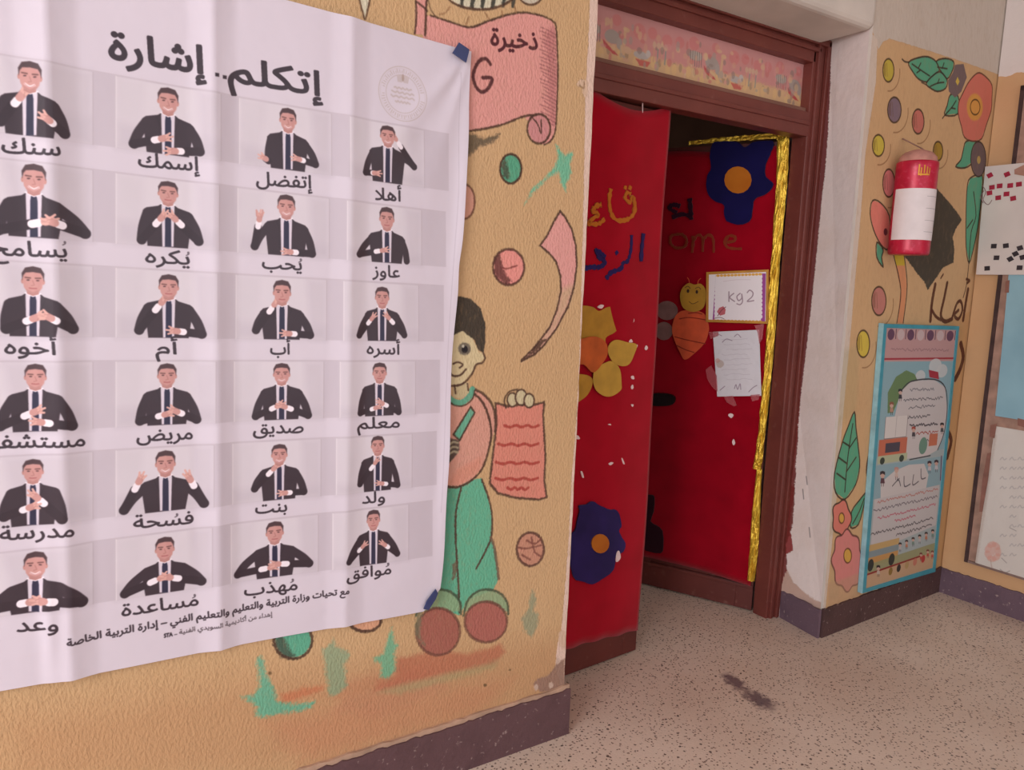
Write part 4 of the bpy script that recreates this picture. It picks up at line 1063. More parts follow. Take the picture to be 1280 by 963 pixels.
# dark smear of dried paint on the terrazzo: two soft lobes
for (u0, v0), (u1, v1), rad in (((906, 842), (930, 864), .042), ((928, 862), (968, 888), .050)):
    a = floor_at(u0, v0); b = floor_at(u1, v1)
    mid = (a + b) / 2; dx, dy = b[0] - a[0], b[1] - a[1]; Ln_ = math.hypot(dx, dy)
    mp = FL.n('ShaderNodeMapping'); mp.vector_type = 'TEXTURE'
    mp.inputs['Location'].default_value = (mid[0], mid[1], 0); mp.inputs['Rotation'].default_value = (0, 0, math.atan2(dy, dx)); mp.inputs['Scale'].default_value = (Ln_ * .62, rad, 1)
    n2 = FL.n('ShaderNodeTexNoise'); n2.inputs['Scale'].default_value = 45; n2.inputs['Detail'].default_value = 4; FL.l(FL.tc.outputs['Object'], n2.inputs['Vector'])
    sb = FL.n('ShaderNodeVectorMath'); sb.operation = 'MULTIPLY_ADD'; sb.inputs[1].default_value = (.09, .09, 0); FL.l(n2.outputs[1], sb.inputs[0]); FL.l(FL.tc.outputs['Object'], sb.inputs[2])
    s3 = FL.n('ShaderNodeVectorMath'); s3.operation = 'SUBTRACT'; s3.inputs[1].default_value = (.045, .045, 0); FL.l(sb.outputs[0], s3.inputs[0])
    FL.l(s3.outputs[0], mp.inputs[0])
    ln = FL.n('ShaderNodeVectorMath'); ln.operation = 'LENGTH'
    fl = FL.n('ShaderNodeVectorMath'); fl.operation = 'MULTIPLY'; fl.inputs[1].default_value = (1, 1, 0); FL.l(mp.outputs[0], fl.inputs[0]); FL.l(fl.outputs[0], ln.inputs[0])
    rr = FL.n('ShaderNodeMapRange'); rr.inputs[1].default_value = 1.0; rr.inputs[2].default_value = .45; FL.l(ln.outputs[1], rr.inputs[0])
    FL.mix(rr.outputs[0], (92, 72, 80), .88)
FL.bump(FL.noise(120, 2), .0004)
M_FLOOR = FL.m

# ------------------------------------------------------------------ the setting
def struct(o): o['kind'] = 'structure'; return o


fo = mesh('floor', [(-3.2, -2.8, 0), (3.95, -2.8, 0), (3.95, 5.2, 0), (-3.2, 5.2, 0)], [(0, 1, 2, 3)], M_FLOOR, origin=(0, 0, 0)); struct(fo)
struct(box('ceiling', (-3.2, 3.75), (-2.0, 1.80), (3.12, 3.2), M_CEIL))

# wall with the banner: one plastered face with an uneven corner
edge = []
N = 70
for i in range(N + 1):
    z = 3.12 * i / N
    edge.append((1.4145 + random.uniform(-.0016, .0016), z))
w1 = slab('wall_left', PW, [(-0.12, 0)] + edge + [(-0.12, 3.12)], -.24, 0, [M_W1])
# give the slab mural coordinates
_cv = type('cv', (), dict(s0=-.12, s1=-.12 + int(1.55 * 720) / 720, z0=0.0, z1=int(2.25 * 720) / 720))
uvmap(w1, PW, _cv); struct(w1)
tag(w1, 'beige rough-plastered wall with a painted boy, scroll and balls')
w0 = slab('wall_left', PW, [(-3.2, 0), (-0.12, 0), (-0.12, 3.12), (-3.2, 3.12)], -.24, 0, [M_W1P]); struct(w0)
tag(w0, 'bare beige rough-plastered wall continuing behind the viewer')
lint = slab('wall_lintel', PW, [(1.4145, 2.372), (2.735, 2.372), (2.735, 3.12), (1.4145, 3.12)], -.27, -.012, [M_WHITE])
bevel(lint, .03, 4); struct(lint)

# wall right of the doorway and its reveal
pout = [(.004, 0), (.004, .14), (-.008, .55), (-.02, .99), (-.027, 1.6), (-.033, 2.363), (-.033, 3.12), (.985, 3.12), (.985, 2.39), (.983, 1.3), (.979, 0)]
pw = slab('wall_front', PP, pout, -.012, 0, [M_PW, M_WHITE], sidemat=1)
_cv = type('cv', (), dict(s0=-.05, s1=-.05 + int(1.05 * 760) / 760, z0=0.0, z1=int(3.15 * 760) / 760))
uvmap(pw, PP, _cv); struct(pw); tag(pw, 'beige wall right of the door painted with flowers and balls')
V = []
for z, s, xo in ((0, .004, 2.768), (.14, .004, 2.7685), (.99, -.02, 2.776), (2.40, -.033, 2.790)):
    a = PP.p3(s, z, -.012)
    V += [a, (xo, 2.035, z), (xo, 2.2, z), (2.95, 2.2, z), (2.95, a[1] + .005, z)]
Fc = []
for k in range(3):
    for j in range(5): Fc.append((k * 5 + j, k * 5 + (j + 1) % 5, (k + 1) * 5 + (j + 1) % 5, (k + 1) * 5 + j))
Fc.append((0, 4, 3, 2, 1)); Fc.append((15, 16, 17, 18, 19))
rv = mesh('wall_recess', V, Fc, [M_REV]); _cv = type('cv', (), dict(s0=-.05, s1=-.05 + int(.35 * 900) / 900, z0=0, z1=int(2.45 * 900) / 900)); uvmap(rv, PV, _cv); struct(rv)
fw = slab('wall_right', PF, [(0.005, 0), (4.6, 0), (4.6, 3.12), (0.005, 3.12)], -.1, 0, [M_FAR]); fw.location.z = 0; struct(fw)

# the dim classroom behind the door
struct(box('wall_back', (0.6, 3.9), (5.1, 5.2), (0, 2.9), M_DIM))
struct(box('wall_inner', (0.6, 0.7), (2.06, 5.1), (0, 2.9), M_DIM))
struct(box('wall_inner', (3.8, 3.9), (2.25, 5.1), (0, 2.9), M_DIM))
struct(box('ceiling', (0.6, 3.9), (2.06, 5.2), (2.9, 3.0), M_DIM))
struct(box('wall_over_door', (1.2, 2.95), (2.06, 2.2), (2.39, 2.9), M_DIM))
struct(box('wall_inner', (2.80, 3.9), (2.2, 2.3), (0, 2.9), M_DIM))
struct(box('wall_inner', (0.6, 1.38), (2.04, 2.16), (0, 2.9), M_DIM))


# skirtings: hand painted raised band with an uneven upper edge
def base(name, plane, s0, s1, h, th, mat, rough=.004, seglen=.014, d0=-.002):
    n = max(2, int((s1 - s0) / seglen))
    top = [(s1 - (s1 - s0) * i / n, h + random.uniform(-rough, rough) * (0 if i in (0, n) else 1)) for i in range(n + 1)]
    o = slab(name, plane, [(s0, 0), (s1, 0)] + top, d0, th, [mat]); struct(o); return o


base('baseboard_left', PW, -3.0, 1.432, .150, .014, M_SK1, .0035)
base('baseboard_front', PP, -.004, .972, .122, .010, M_SK2, .003)
base('baseboard_recess', PV, -.004, .226, .122, .009, M_SK3, .004)
base('baseboard_right', PF, .002, 4.4, .122, .009, M_SK3, .003)
# plaster ledge over the left skirting
M_PLST = plain('bare_plaster', (190, 156, 134), .9, var=.08)
n = 60
led = [(1.43 - 1.5 * i / n, .150 + .008 + random.uniform(0, .006)) for i in range(n + 1)]
o = slab('trim_1', PW, [(-.07, .146), (1.43, .146)] + led, 0.0, .008, [M_PLST]); struct(o); tag(o, 'crumbling plaster ledge above the left baseboard')

# ------------------------------------------------------------------ door frame with transom
df = empty('door_frame', (2.1, 2.06, 0), 'maroon wooden door frame with a transom of printed film', None, None, 'structure')
# right jamb: inner post, bead, casing
def post(name, x0, x1, y0, y1, zt, lean, mat=M_WOOD):
    v = []
    for z in (0, zt):
        k = lean * z / 2.385
        for x in (x0 + k, x1 + k):
            for y in (y0, y1): v.append((x, y, z))
    f = [(0, 1, 3, 2), (4, 6, 7, 5), (0, 4, 5, 1), (2, 3, 7, 6), (0, 2, 6, 4), (1, 5, 7, 3)]
    return bevel(mesh(name, v, f, mat, df), .003)


post('jamb', 2.700, 2.722, 2.036, 2.108, 2.385, .000)
post('jamb_bead', 2.716, 2.734, 2.026, 2.08, 2.372, .006)
post('jamb_bead', 2.732, 2.750, 2.032, 2.08, 2.376, .012)
post('jamb_casing', 2.748, 2.768, 2.020, 2.08, 2.388, .021)
post('jamb', 1.385, 1.436, 2.036, 2.100, 2.385, 0)
def rail(name, z0, z1, y0, y1, mat=M_WOOD, x0=1.42, x1=2.70): return bevel(box(name, (x0, x1), (y0, y1), (z0, z1), mat, df), .003)
rail('head', 2.300, 2.372, 2.036, 2.100, x1=2.715)
rail('head_bead', 2.340, 2.357, 2.026, 2.08, x1=2.735)
rail('head_casing', 2.366, 2.392, 2.020, 2.08, x1=2.785)
rail('transom_bar', 2.018, 2.112, 2.036, 2.100, x1=2.704)
rail('transom_bar_bead', 2.060, 2.076, 2.030, 2.06, x1=2.704)
M_DUST = wood('dusty_sill_wood', (136, 96, 82), (112, 76, 64), .8)
rail('transom_sill', 2.110, 2.130, 2.052, 2.085, M_DUST, x1=2.702)
M_TR = Mat('printed_transom_film', (196, 140, 132), .35, spec=.5); M_TR.img(transom_print()); M_TR.bump(M_TR.noise(14, 2), .002); M_TR = M_TR.m
tp = slab('transom_pane', PT, [(1.42, 2.125), (2.702, 2.125), (2.702, 2.302), (1.42, 2.302)], -.006, 0, [M_TR], df)
_cv = type('cv', (), dict(s0=1.35, s1=1.35 + int(1.37 * 700) / 700, z0=2.05, z1=2.05 + int(.28 * 700) / 700)); uvmap(tp, PT, _cv)


# ------------------------------------------------------------------ the two leaves
def leaf(name, pl, s0, s1, label):
    th = .036
    c = pl.p3((s0 + s1) / 2, 0, -th / 2)
    r = empty(name, c, label, None, None, 'structure')
    B = lambda nm, a, b, z0, z1, d0=-th, d1=0.0, m=M_WOOD2: bevel(slab(nm, pl, [(a, z0), (b, z0), (b, z1), (a, z1)], d0, d1, [m], r), .002)
    B('stile', s0, s0 + .075, .006, 2.012); B('stile', s1 - .075, s1, .006, 2.012)
    a, b = s0 + .075, s1 - .075
    B('rail', a, b, .006, .12); B('rail', a, b, .95, 1.05); B('rail', a, b, 1.90, 2.012)
    B('kick_moulding', s0, s1, .104, .118, 0, .006)
    B('panel', a, b, .12, .95, -.026, -.010); B('panel', a, b, 1.05, 1.90, -.026, -.010)
    return r


d1 = leaf('door_1', PL, -.024, .528, 'left leaf of the maroon double door, nearly closed')
d2 = leaf('door_2', PR, .002, .556, 'right leaf of the maroon double door, standing open into the room')
M_STEEL = plain('dark_steel', (70, 62, 60), .35, .8, .5)
for z in (.25, 1.0, 1.8):
    tube('hinge', [PR.p3(-.004, z - .04, -.002), PR.p3(-.004, z + .04, -.002)], .006, M_STEEL, d2)
hd = patch('door_handle', PR, [(813, 494), (828, 492), (842, 496), (840, 506), (826, 508), (813, 506)], .006, .03, plain('black_iron', (34, 24, 26), .5, .3), d2, 4)

# ------------------------------------------------------------------ cloth and things on the left leaf
RED = felt('red_felt', (164, 2, 30), (144, 0, 22))
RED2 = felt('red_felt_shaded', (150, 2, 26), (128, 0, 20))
BLUE = felt('navy_felt', (44, 30, 88), (30, 20, 62))
GOLDF = felt('mustard_felt', (186, 108, 34), (160, 84, 24))
M_YEL = plain('yellow_card', (182, 134, 44), .75, var=.06)
M_YEL2 = plain('yellow_card_bright', (192, 150, 60), .75, var=.05)
M_ORG = plain('orange_card', (196, 92, 38), .75, var=.08)
M_SCRAP = plain('torn_white_paper', (232, 206, 206), .8, var=.05)


def left_cloth(u, v):
    s = -.018 + u * .545
    sag = .045 * math.sin(math.pi * min(1, max(0, (u - .28) / .70))) if u > .28 else 0
    zt = 2.030 - sag * .9 - (.05 * (1 - u / .28) if u < .28 else 0) + (.006 if u > .97 else 0)
    s += (.006 * math.sin(v * 5.5) - .008 * (1 - v)) * (u ** 2)
    zb = .126 - .03 * u + .003 * math.sin(u * 30)
    z = zb + (zt - zb) * v
    d = .012 + .003 * math.sin(u * 9 + v * 3) + .002 * math.sin(v * 17 + u * 4) + .004 * v * math.sin(math.pi * u)
    return PL.p3(s, z, d)


lc = gridmesh('door_cover', left_cloth, 40, 60, RED, thick=.002)
tag(lc, 'red felt cover hanging over the left leaf, with gold and navy letters', 'cloth')
g = [[(789, 243), (784, 241), (782, 248), (788, 253), (791, 246), (794, 256), (792, 268), (783, 275), (771, 275), (764, 266), (762, 250), (764, 236)],
     [(752, 256), (745, 258), (742, 264), (748, 268), (742, 273), (736, 279), (748, 280), (756, 274)], [(780.5, 234), (783.5, 235)], [(786.5, 234), (789.5, 236)]]
ribbon('lettering', PL, g, .014, .016, .021, GOLDF, lc, .003)
b = [[(805, 292), (803, 310), (802, 327)], [(790, 294), (789, 312), (785, 326), (779, 329), (776, 336), (764, 341), (758, 349)], [(770, 314), (772, 318)], [(757, 322), (751, 316), (745, 313), (750, 322), (757, 328), (750, 334), (740, 334), (731, 336)]]
ribbon('lettering', PL, b, .014, .016, .021, BLUE, lc, .003)
ribbon('trim_cord', PL, [[(803.5, 128), (803.5, 141)]], .003, .016, .018, M_SCRAP, lc, 0, 0)

# yellow paper flower
yf = empty('paper_flower', PL.p3(.21, .9, .02), 'yellow paper flower with an orange centre on the left red cover', 'flower')
pet = [([(716, 384), (727, 382), (741, 384), (749, 389), (760, 384), (778, 384), (778, 396), (775, 408), (768, 416), (757, 423), (757, 437), (737, 448), (716, 430)], M_YEL, .018),
       ([(760, 436), (764, 428), (772, 425), (784, 428), (796, 431), (793, 443), (787, 455), (778, 458), (768, 454), (762, 446)], M_YEL2, .022),
       ([(741.5, 472), (744, 462), (756, 454), (766, 452), (775, 462), (777, 480), (776, 488), (766, 495), (756, 495.5), (746, 489), (742, 480)], M_YEL2, .022),
       ([(716, 470), (725, 468), (736, 470), (741, 476), (738, 488), (730, 498), (716, 503)], M_YEL, .020)]
for P, m, d in pet: patch('petal', PL, P, d - .0015, d, m, yf, 4)
patch('flower_centre', PL, [(716, 430), (730, 423), (745, 421), (757, 428), (760, 440), (755, 452), (742, 466), (730, 456), (716, 455)], .024, .026, M_ORG, yf, 4)

def blossom(name, pl, P, C, m, mc, label, d=.018):
    r = empty(name, pl.p3(*pl.at(*C[0], d), d), label, 'flower')
    patch('petals', pl, P, d - .002, d + .002, m, r, 4, wob=.0012)
    patch('flower_centre', pl, ell(C[0][0], C[0][1], C[1], C[2], 16), d + .002, d + .006, mc, r, 0)
    return r


BF = [(724, 633), (733, 631), (741.4, 627), (752, 633), (762, 637), (772.5, 639.4), (777, 656.6), (774, 665), (782, 680), (779, 690), (769.4, 697), (769, 706), (764.8, 715.8), (752, 725), (740, 731), (728, 727), (719, 724), (714, 709.5), (713, 695), (712, 678), (714, 668), (719.6, 662.8), (722, 650), (725, 640)]
blossom('felt_flower', PL, BF, ((750.7, 680), 11, 12), BLUE, GOLDF, 'navy felt flower with an orange centre low on the left red cover')
scr = [[(785, 391), (789, 387), (793, 391), (792, 396), (793, 401), (790, 405), (788, 399), (787, 394)], [(747, 384), (751, 381), (755, 382), (752, 386)], [(773, 384), (775, 380), (778, 383), (776, 386)], [(786, 428), (789, 424), (791, 428)], [(793, 433), (797, 431), (796, 435)],
       [(806, 436), (808, 432), (810, 435), (808, 438)], [(789, 471), (792, 470), (793, 474), (790, 474)], [(789, 484), (791, 481), (792, 485), (790, 487)], [(789, 506), (792, 506), (791, 509)], [(760, 531), (763, 530), (764, 532)],
       [(720, 545), (723, 545), (725, 549), (721, 549)], [(777, 574), (778, 573), (781, 580), (779, 580)], [(761, 580), (764, 578), (767, 579), (763, 582)], [(726, 590), (728, 590), (730, 597), (728, 597)], [(771, 692), (774, 689), (776, 697), (773, 702), (770, 702)]]
for i, P in enumerate(scr):
    lab = ['torn white paper curl beside the upper yellow petals', 'white scrap on the notch between the two top yellow petals', 'small white scrap on the right tip of the top yellow petal',
           'white scrap on the upper edge of the right yellow petal', 'white sliver at the pointed tip of the right yellow petal', 'lone white scrap near the free edge, level with the right yellow petal',
           'white scrap right of the lower yellow petal, upper of the close pair', 'white scrap right of the lower yellow petal, lower of the close pair', 'tiny white scrap just below the pair beside the lower yellow petal',
           'tiny white fleck in the bare red middle of the left cover', 'white scrap by the plaster corner in the middle of the left cover', 'upright white sliver above the navy flower, nearest the free edge',
           'curved white scrap above the navy flower, middle of three', 'upright white sliver above the navy flower, nearest the plaster corner', 'pinkish torn scrap on the edge of the lower navy flower']
    o = patch('paper_scrap', PL, P, (.0165 if i != 14 else .0202), (.0185 if i != 14 else .0225), M_SCRAP, None, 3)
    tag(o, lab[i], 'scrap', 'torn paper scraps on the left cover')

# ------------------------------------------------------------------ cloth and things on the right leaf
def right_cloth(u, v):
    s = .010 + u * .545
    zt = 1.990 + .006 * math.sin(u * 9); zb = .118 + .012 * math.sin(u * 3) + .02 * u
    z = zb + (zt - zb) * v
    return PR.p3(s, z, .008 + .002 * math.sin(u * 11 + v * 4) + .0015 * math.sin(v * 19))


rc = gridmesh('door_cover', right_cloth, 40, 60, RED2, thick=.002)
tag(rc, 'red felt cover on the open right leaf, with faded letters', 'cloth')
ribbon('lettering', PR, [[(847, 293), (839, 295), (838, 304), (845, 310), (856, 308), (858, 299), (852, 293), (846, 293)],
                         [(865, 316), (866, 306), (866, 295)], [(866, 302), (872, 294), (878, 298), (878, 315)], [(878, 302), (884, 294), (891, 298), (892, 316)],
                         [(908, 303), (918, 301), (918, 296), (911, 295), (906, 302), (909, 309), (918, 311), (927, 311)]], .011, .012, .016, felt('brown_felt', (130, 50, 30), (110, 40, 24)), rc, .002)
BLK = felt('black_felt', (52, 14, 34), (36, 8, 26))
ribbon('lettering', PR, [[(862, 248), (863, 262), (864, 275)], [(863, 270), (852, 268), (840, 272)], [(850, 258), (842, 256), (836, 260), (846, 266)]], .018, .012, .016, BLK, rc, .003)
patch('felt_patch', PR, [(806, 622), (813, 619), (818, 622), (817, 640), (813, 652), (820, 657), (828, 664), (829, 684), (826, 692), (812, 690), (804, 684), (804, 650)], .012, .016, felt('near_black_felt', (44, 12, 24), (34, 8, 20)), rc, 2)
RF = [(891, 179), (900, 177), (908, 176.6), (923, 178), (931, 184), (940.6, 178), (953, 176.5), (966.6, 177), (964, 190), (957, 206.6), (957, 220), (966.6, 230), (958.4, 242), (943.4, 249), (940.6, 264), (938, 275), (930, 280), (921.5, 281), (908, 276.4), (905, 266), (904.5, 256), (891.4, 250.4), (883.8, 239.5), (883, 223), (888.7, 209.4), (887, 193)]
blossom('felt_flower', PR, RF, ((922.3, 225), 17, 17), felt('bright_navy_felt', (24, 20, 72), (18, 15, 56)), GOLDF, 'large navy felt flower in the top corner of the open leaf', .016)

# bee
be = empty('paper_bee', PR.p3(*PR.at(866, 410, .02), .02), 'orange and yellow paper bee stuck on the open leaf', 'decoration')
M_WING = plain('grey_card', (134, 96, 92), .8); M_BEE = plain('orange_bee_card', (208, 84, 48), .75, var=.06)
for x, y, rx, ry in ((833.7, 388.4, 13.5, 12), (829.8, 414, 11, 11.5)): patch('wing', PR, ell(x, y, rx, ry, 20), .0145, .016, M_WING, be, 0)
patch('body', PR, [(848, 391), (856, 388), (866, 387.5), (876, 390), (882, 395), (886, 408), (885, 418), (880, 430), (868, 442), (856, 450), (850, 441), (844, 428), (840, 414), (842, 400)], .0165, .019, M_BEE, be, 4)
hdp = patch('head', PR, [(857, 356), (862, 354), (868, 356), (876, 355), (882, 363), (882, 376), (878, 386), (866, 390), (854, 385), (850, 372), (852, 362)], .020, .022, M_YEL, be, 4)
INKM = plain('black_marker', (60, 34, 26), .7)
for x, y in ((860, 364), (871, 365)): patch('eye', PR, ell(x, y, 1.6, 2.4, 10), .0222, .0232, INKM, hdp, 0)
for nm, L_ in (('mouth', [(861, 377), (866, 380), (873, 377)]), ('eyebrow', [(856, 360), (860, 358), (863, 361)]), ('eyebrow', [(869, 361), (873, 359), (876, 362)])):
    ribbon(nm, PR, [L_], .0022, .0222, .0230, INKM, hdp, 0)
M_BRN = plain('brown_marker', (140, 44, 22), .8)
for L_ in ([(849, 399), (862, 397), (882, 400)], [(843, 421), (858, 425), (882, 430)], [(846, 432), (856, 437), (868, 441)], [(860, 392), (870, 391), (878, 393)]): ribbon('stripe', PR, [L_], .0040, .0192, .0200, M_BRN, be, 0)
for L_ in ([(862, 356), (861, 350), (859, 347)], [(872, 356), (873, 351), (876, 348)]): ribbon('antenna', PR, [L_], .0030, .020, .0215, M_BEE, be, 0)

# framed class sign
def sign_print():
    c = Canvas(PR, 0.0, .26, 1.1, 1.7, 2200, bg=(226, 218, 222), d=.024)
    c.fill([(889, 345), (894, 345), (893, 400), (887, 400)], (150, 62, 140), 1, 1); c.fill([(952.5, 342), (957, 342), (956, 402), (951, 402)], (150, 62, 140), 1, 1)
    for k in range(11):
        y = 347 + k * 5.0
        c.fill(ell(895, y, 2.4, 2.6, 12), (226, 218, 222), 1, 1); c.fill(ell(951, y - 1, 2.0, 2.6, 12), (226, 218, 222), 1, 1)
    for k in range(14):
        x = 893 + k * 4.4
        c.fill(ell(x, 345 - k * .15, 2.2, 1.6, 10), (214, 160, 70), 1, 1); c.fill(ell(x, 401 + k * .1, 2.2, 1.6, 10), (214, 160, 70), 1, 1)
    for P in ([(911, 365), (911, 377)], [(917, 367), (912, 372), (918, 377)], [(925, 367), (921, 371), (923, 376), (927, 373), (927, 368), (928, 377), (925, 381), (921, 380)], [(934, 366), (937, 363), (941, 366), (940, 371), (934, 377), (942, 376)]):
        c.stroke(P, 1.5, (150, 128, 140), .9, .8)
    c.stroke([(904, 352), (920, 350), (938, 350)], .8, (206, 190, 196), .8, .8)
    c.fill([(896, 390), (899, 385), (904, 383), (907, 387), (906, 393), (900, 395)], (186, 96, 104), 1, 1, 1)
    c.stroke([(897, 395), (902, 388), (907, 384)], 1, (110, 50, 60), .8, .8); c.stroke([(893, 398), (900, 397), (905, 399)], 1, (130, 110, 110), .8, .8)
    return c


sc_ = sign_print(); M_SIGN = Mat('printed_sign', (226, 218, 222), .6); M_SIGN.img(sc_.image('sign_print')); M_SIGN = M_SIGN.m
sg = empty('class_sign', PR.p3(*PR.at(922, 372, .02), .02), 'white class sign in a gold frame on the open leaf', 'sign')
so = PR.pts([(883, 340.4), (960.8, 337), (960, 405), (882.5, 402.7)], .024)
si = PR.pts([(886, 343.4), (957.8, 340), (957, 402), (885.5, 399.7)], .024)
o = slab('sheet', PR, si[::-1], .018, .0225, [M_SIGN], sg)
_cv = type('cv', (), dict(s0=0.0, s1=int(.26 * 2200) / 2200, z0=1.1, z1=1.1 + int(.6 * 2200) / 2200)); uvmap(o, PR, _cv)
M_GOLDW = plain('gold_paper_border', (196, 138, 52), .55, .1)
for k in range(4):
    a, b = k, (k + 1) % 4
    slab('frame_strip', PR, [so[a], so[b], si[b], si[a]], .018, .025, [M_GOLDW], sg)


def sheet_print():
    c = Canvas(PR, 0.0, .26, .85, 1.45, 2000, bg=(206, 202, 208), d=.02)
    for k in range(9):
        y = 425 + k * 6.2; x0 = 902 + (k % 3) * 3
        c.stroke([(x0 + j * 4, y + random.uniform(-.8, .8) - j * .1) for j in range(9)], .8, (176, 168, 178), .45, .8)
    for P in ([(903, 428), (908, 424), (915, 426)], [(918, 421), (922, 418), (926, 422)], [(898, 418), (902, 420)], [(918, 486), (920, 481), (922, 487), (925, 480), (926, 487)], [(936, 490), (941, 485), (946, 482)], [(900, 488), (906, 483)]):
        c.stroke(P, 1.1, (140, 122, 138), .8, .8)
    c.fill(ell(900, 455, 5, 5, 14), (176, 156, 146), .7, 2, 3); c.fill(ell(897, 451, 3, 3, 14), (190, 140, 130), .6, 2, 2)
    return c


sc_ = sheet_print(); M_SHT = Mat('handwritten_sheet', (206, 202, 208), .7); M_SHT.img(sc_.image('sheet_print')); M_SHT.bump(M_SHT.noise(25, 2), .002); M_SHT = M_SHT.m
o = slab('paper_sheet', PR, PR.pts([(891, 415), (949, 412.5), (951.7, 495), (896.5, 496)], .02)[::-1], .0185, .020, [M_SHT])
_cv = type('cv', (), dict(s0=0.0, s1=int(.26 * 2000) / 2000, z0=.85, z1=.85 + int(.6 * 2000) / 2000)); uvmap(o, PR, _cv)
tag(o, 'crumpled handwritten white sheet taped below the framed sign', 'paper')
M_TAPE = Mat('clear_tape', (196, 96, 104), .3, spec=.5); M_TAPE.b.inputs['Alpha'].default_value = .38; M_TAPE = M_TAPE.m
for P, l in (([(943, 407), (955, 405), (953, 424), (949, 430), (947, 416)], 'clear tape strip at the upper right corner of the handwritten sheet'), ([(882, 462), (889, 457), (896, 470), (897, 490), (890, 484), (884, 474)], 'crumpled clear tape along the left edge of the handwritten sheet'),
             ([(905, 496), (916, 495), (921, 507), (917, 508), (908, 503)], 'clear tape tab under the handwritten sheet'), ([(886, 415), (898, 415), (898, 420), (888, 424)], 'clear tape at the upper left corner of the handwritten sheet'), ([(938, 494), (950, 493), (948, 500), (940, 502)], 'clear tape at the lower right corner of the handwritten sheet')):
    o = patch('tape_strip', PR, P, .0205, .0212, M_TAPE, None, 0); tag(o, l, 'tape', 'clear tape round the sheet')
for P, l in (([(910, 519), (913, 517), (917, 519), (914, 523)], 'upper white scrap below the handwritten sheet'), ([(915, 553), (917, 549), (919, 554), (917, 557)], 'lower white scrap below the handwritten sheet')):
    o = patch('paper_scrap', PR, P, .012, .0135, M_SCRAP, None, 2); tag(o, l, 'scrap', 'paper scraps on the right cover')

# crumpled gold foil along the edge and top of the open leaf
M_FOIL = Mat('gold_foil', (240, 204, 74), .3, .6, .6); M_FOIL.mix(M_FOIL.noise(30, 3), (206, 160, 44)); M_FOIL.bump(M_FOIL.noise(60, 4, M_FOIL.coords((1, 1, .4)), .3, .7, .7), .003); M_FOIL = M_FOIL.m
fe = empty('foil_garland', PR.p3(.02, .2, .02), 'crumpled gold foil strip edging the open right leaf', 'garland')
Lf = [(969, 168), (971, 176), (970, 230), (966, 290), (963, 340), (958, 400), (956, 450), (951, 500), (947, 545), (942, 578), (941, 586), (945, 590), (940, 640), (937, 680), (934, 725)]
Rg = [(986, 164), (986, 178), (984, 230), (978, 290), (974, 340), (970, 400), (966, 450), (961, 500), (956, 545), (953, 575), (951, 586), (952, 592), (950, 640), (948, 680), (943, 727)]
Lc = smooth(PR.pts(Lf, .016), 6); Rc_ = smooth(PR.pts(Rg, .016), 6); m_ = len(Lc) - 1


def foil(u, v):
    j = min(m_, int(round((1 - v) * m_))); a, b = Lc[j], Rc_[j]
    s = a[0] + (b[0] - a[0]) * u; z = a[1] + (b[1] - a[1]) * u
    w = 0 if u in (0, 1) else 1
    return PR.p3(s + random.uniform(-.001, .001), z + random.uniform(-.003, .003), .014 + .006 * w + random.uniform(-.0035, .0035))


o = gridmesh('strip', foil, 7, m_, M_FOIL, fe); [setattr(p, 'use_smooth', False) for p in o.data.polygons]
Tf = smooth(PR.pts([(984, 164), (950, 166.5), (920, 169), (890, 172), (861, 175.5)], .014), 8); mt_ = len(Tf) - 1
o = gridmesh('strip', lambda u, v: PR.p3(Tf[int(round(u * mt_))][0], Tf[int(round(u * mt_))][1] - .004 - v * (.024 - .008 * u) + random.uniform(-.002, .002), .013 + random.uniform(-.002, .002)), mt_, 3, M_FOIL, fe)
[setattr(p, 'use_smooth', False) for p in o.data.polygons]

# ------------------------------------------------------------------ the banner
bc, bim = banner_print()
M_BAN = Mat('printed_vinyl', (222, 212, 220), .34, spec=.45); M_BAN.img(bim); M_BAN.bump(M_BAN.noise(6, 3), .004, .5); M_BAN = M_BAN.m
RE = smooth(PW.pts([(590, 65), (587, 120), (586, 165), (582.5, 222), (577.5, 295), (572.5, 332), (571, 370), (565, 432), (562.5, 477), (560, 565), (556, 627), (553.5, 700), (548, 748)], .012), 4)
REz = np.array([p[1] for p in RE])[::-1]; REs = np.array([p[0] for p in RE])[::-1]
TL, TRr = PW.at(355, 0, .012), PW.at(590, 64, .012)
BL, BR = PW.at(0, 863, .012), PW.at(530, 764, .012)
CN = PW.at(548, 738, .012)
kt = (TRr[1] - TL[1]) / (TRr[0] - TL[0]); kb = (BR[1] - BL[1]) / (BR[0] - BL[0])
FOLD = [(PW.at(x, y, 0)) for x, y in ((71, 400), (268, 400), (432, 400))]
XL = -.40


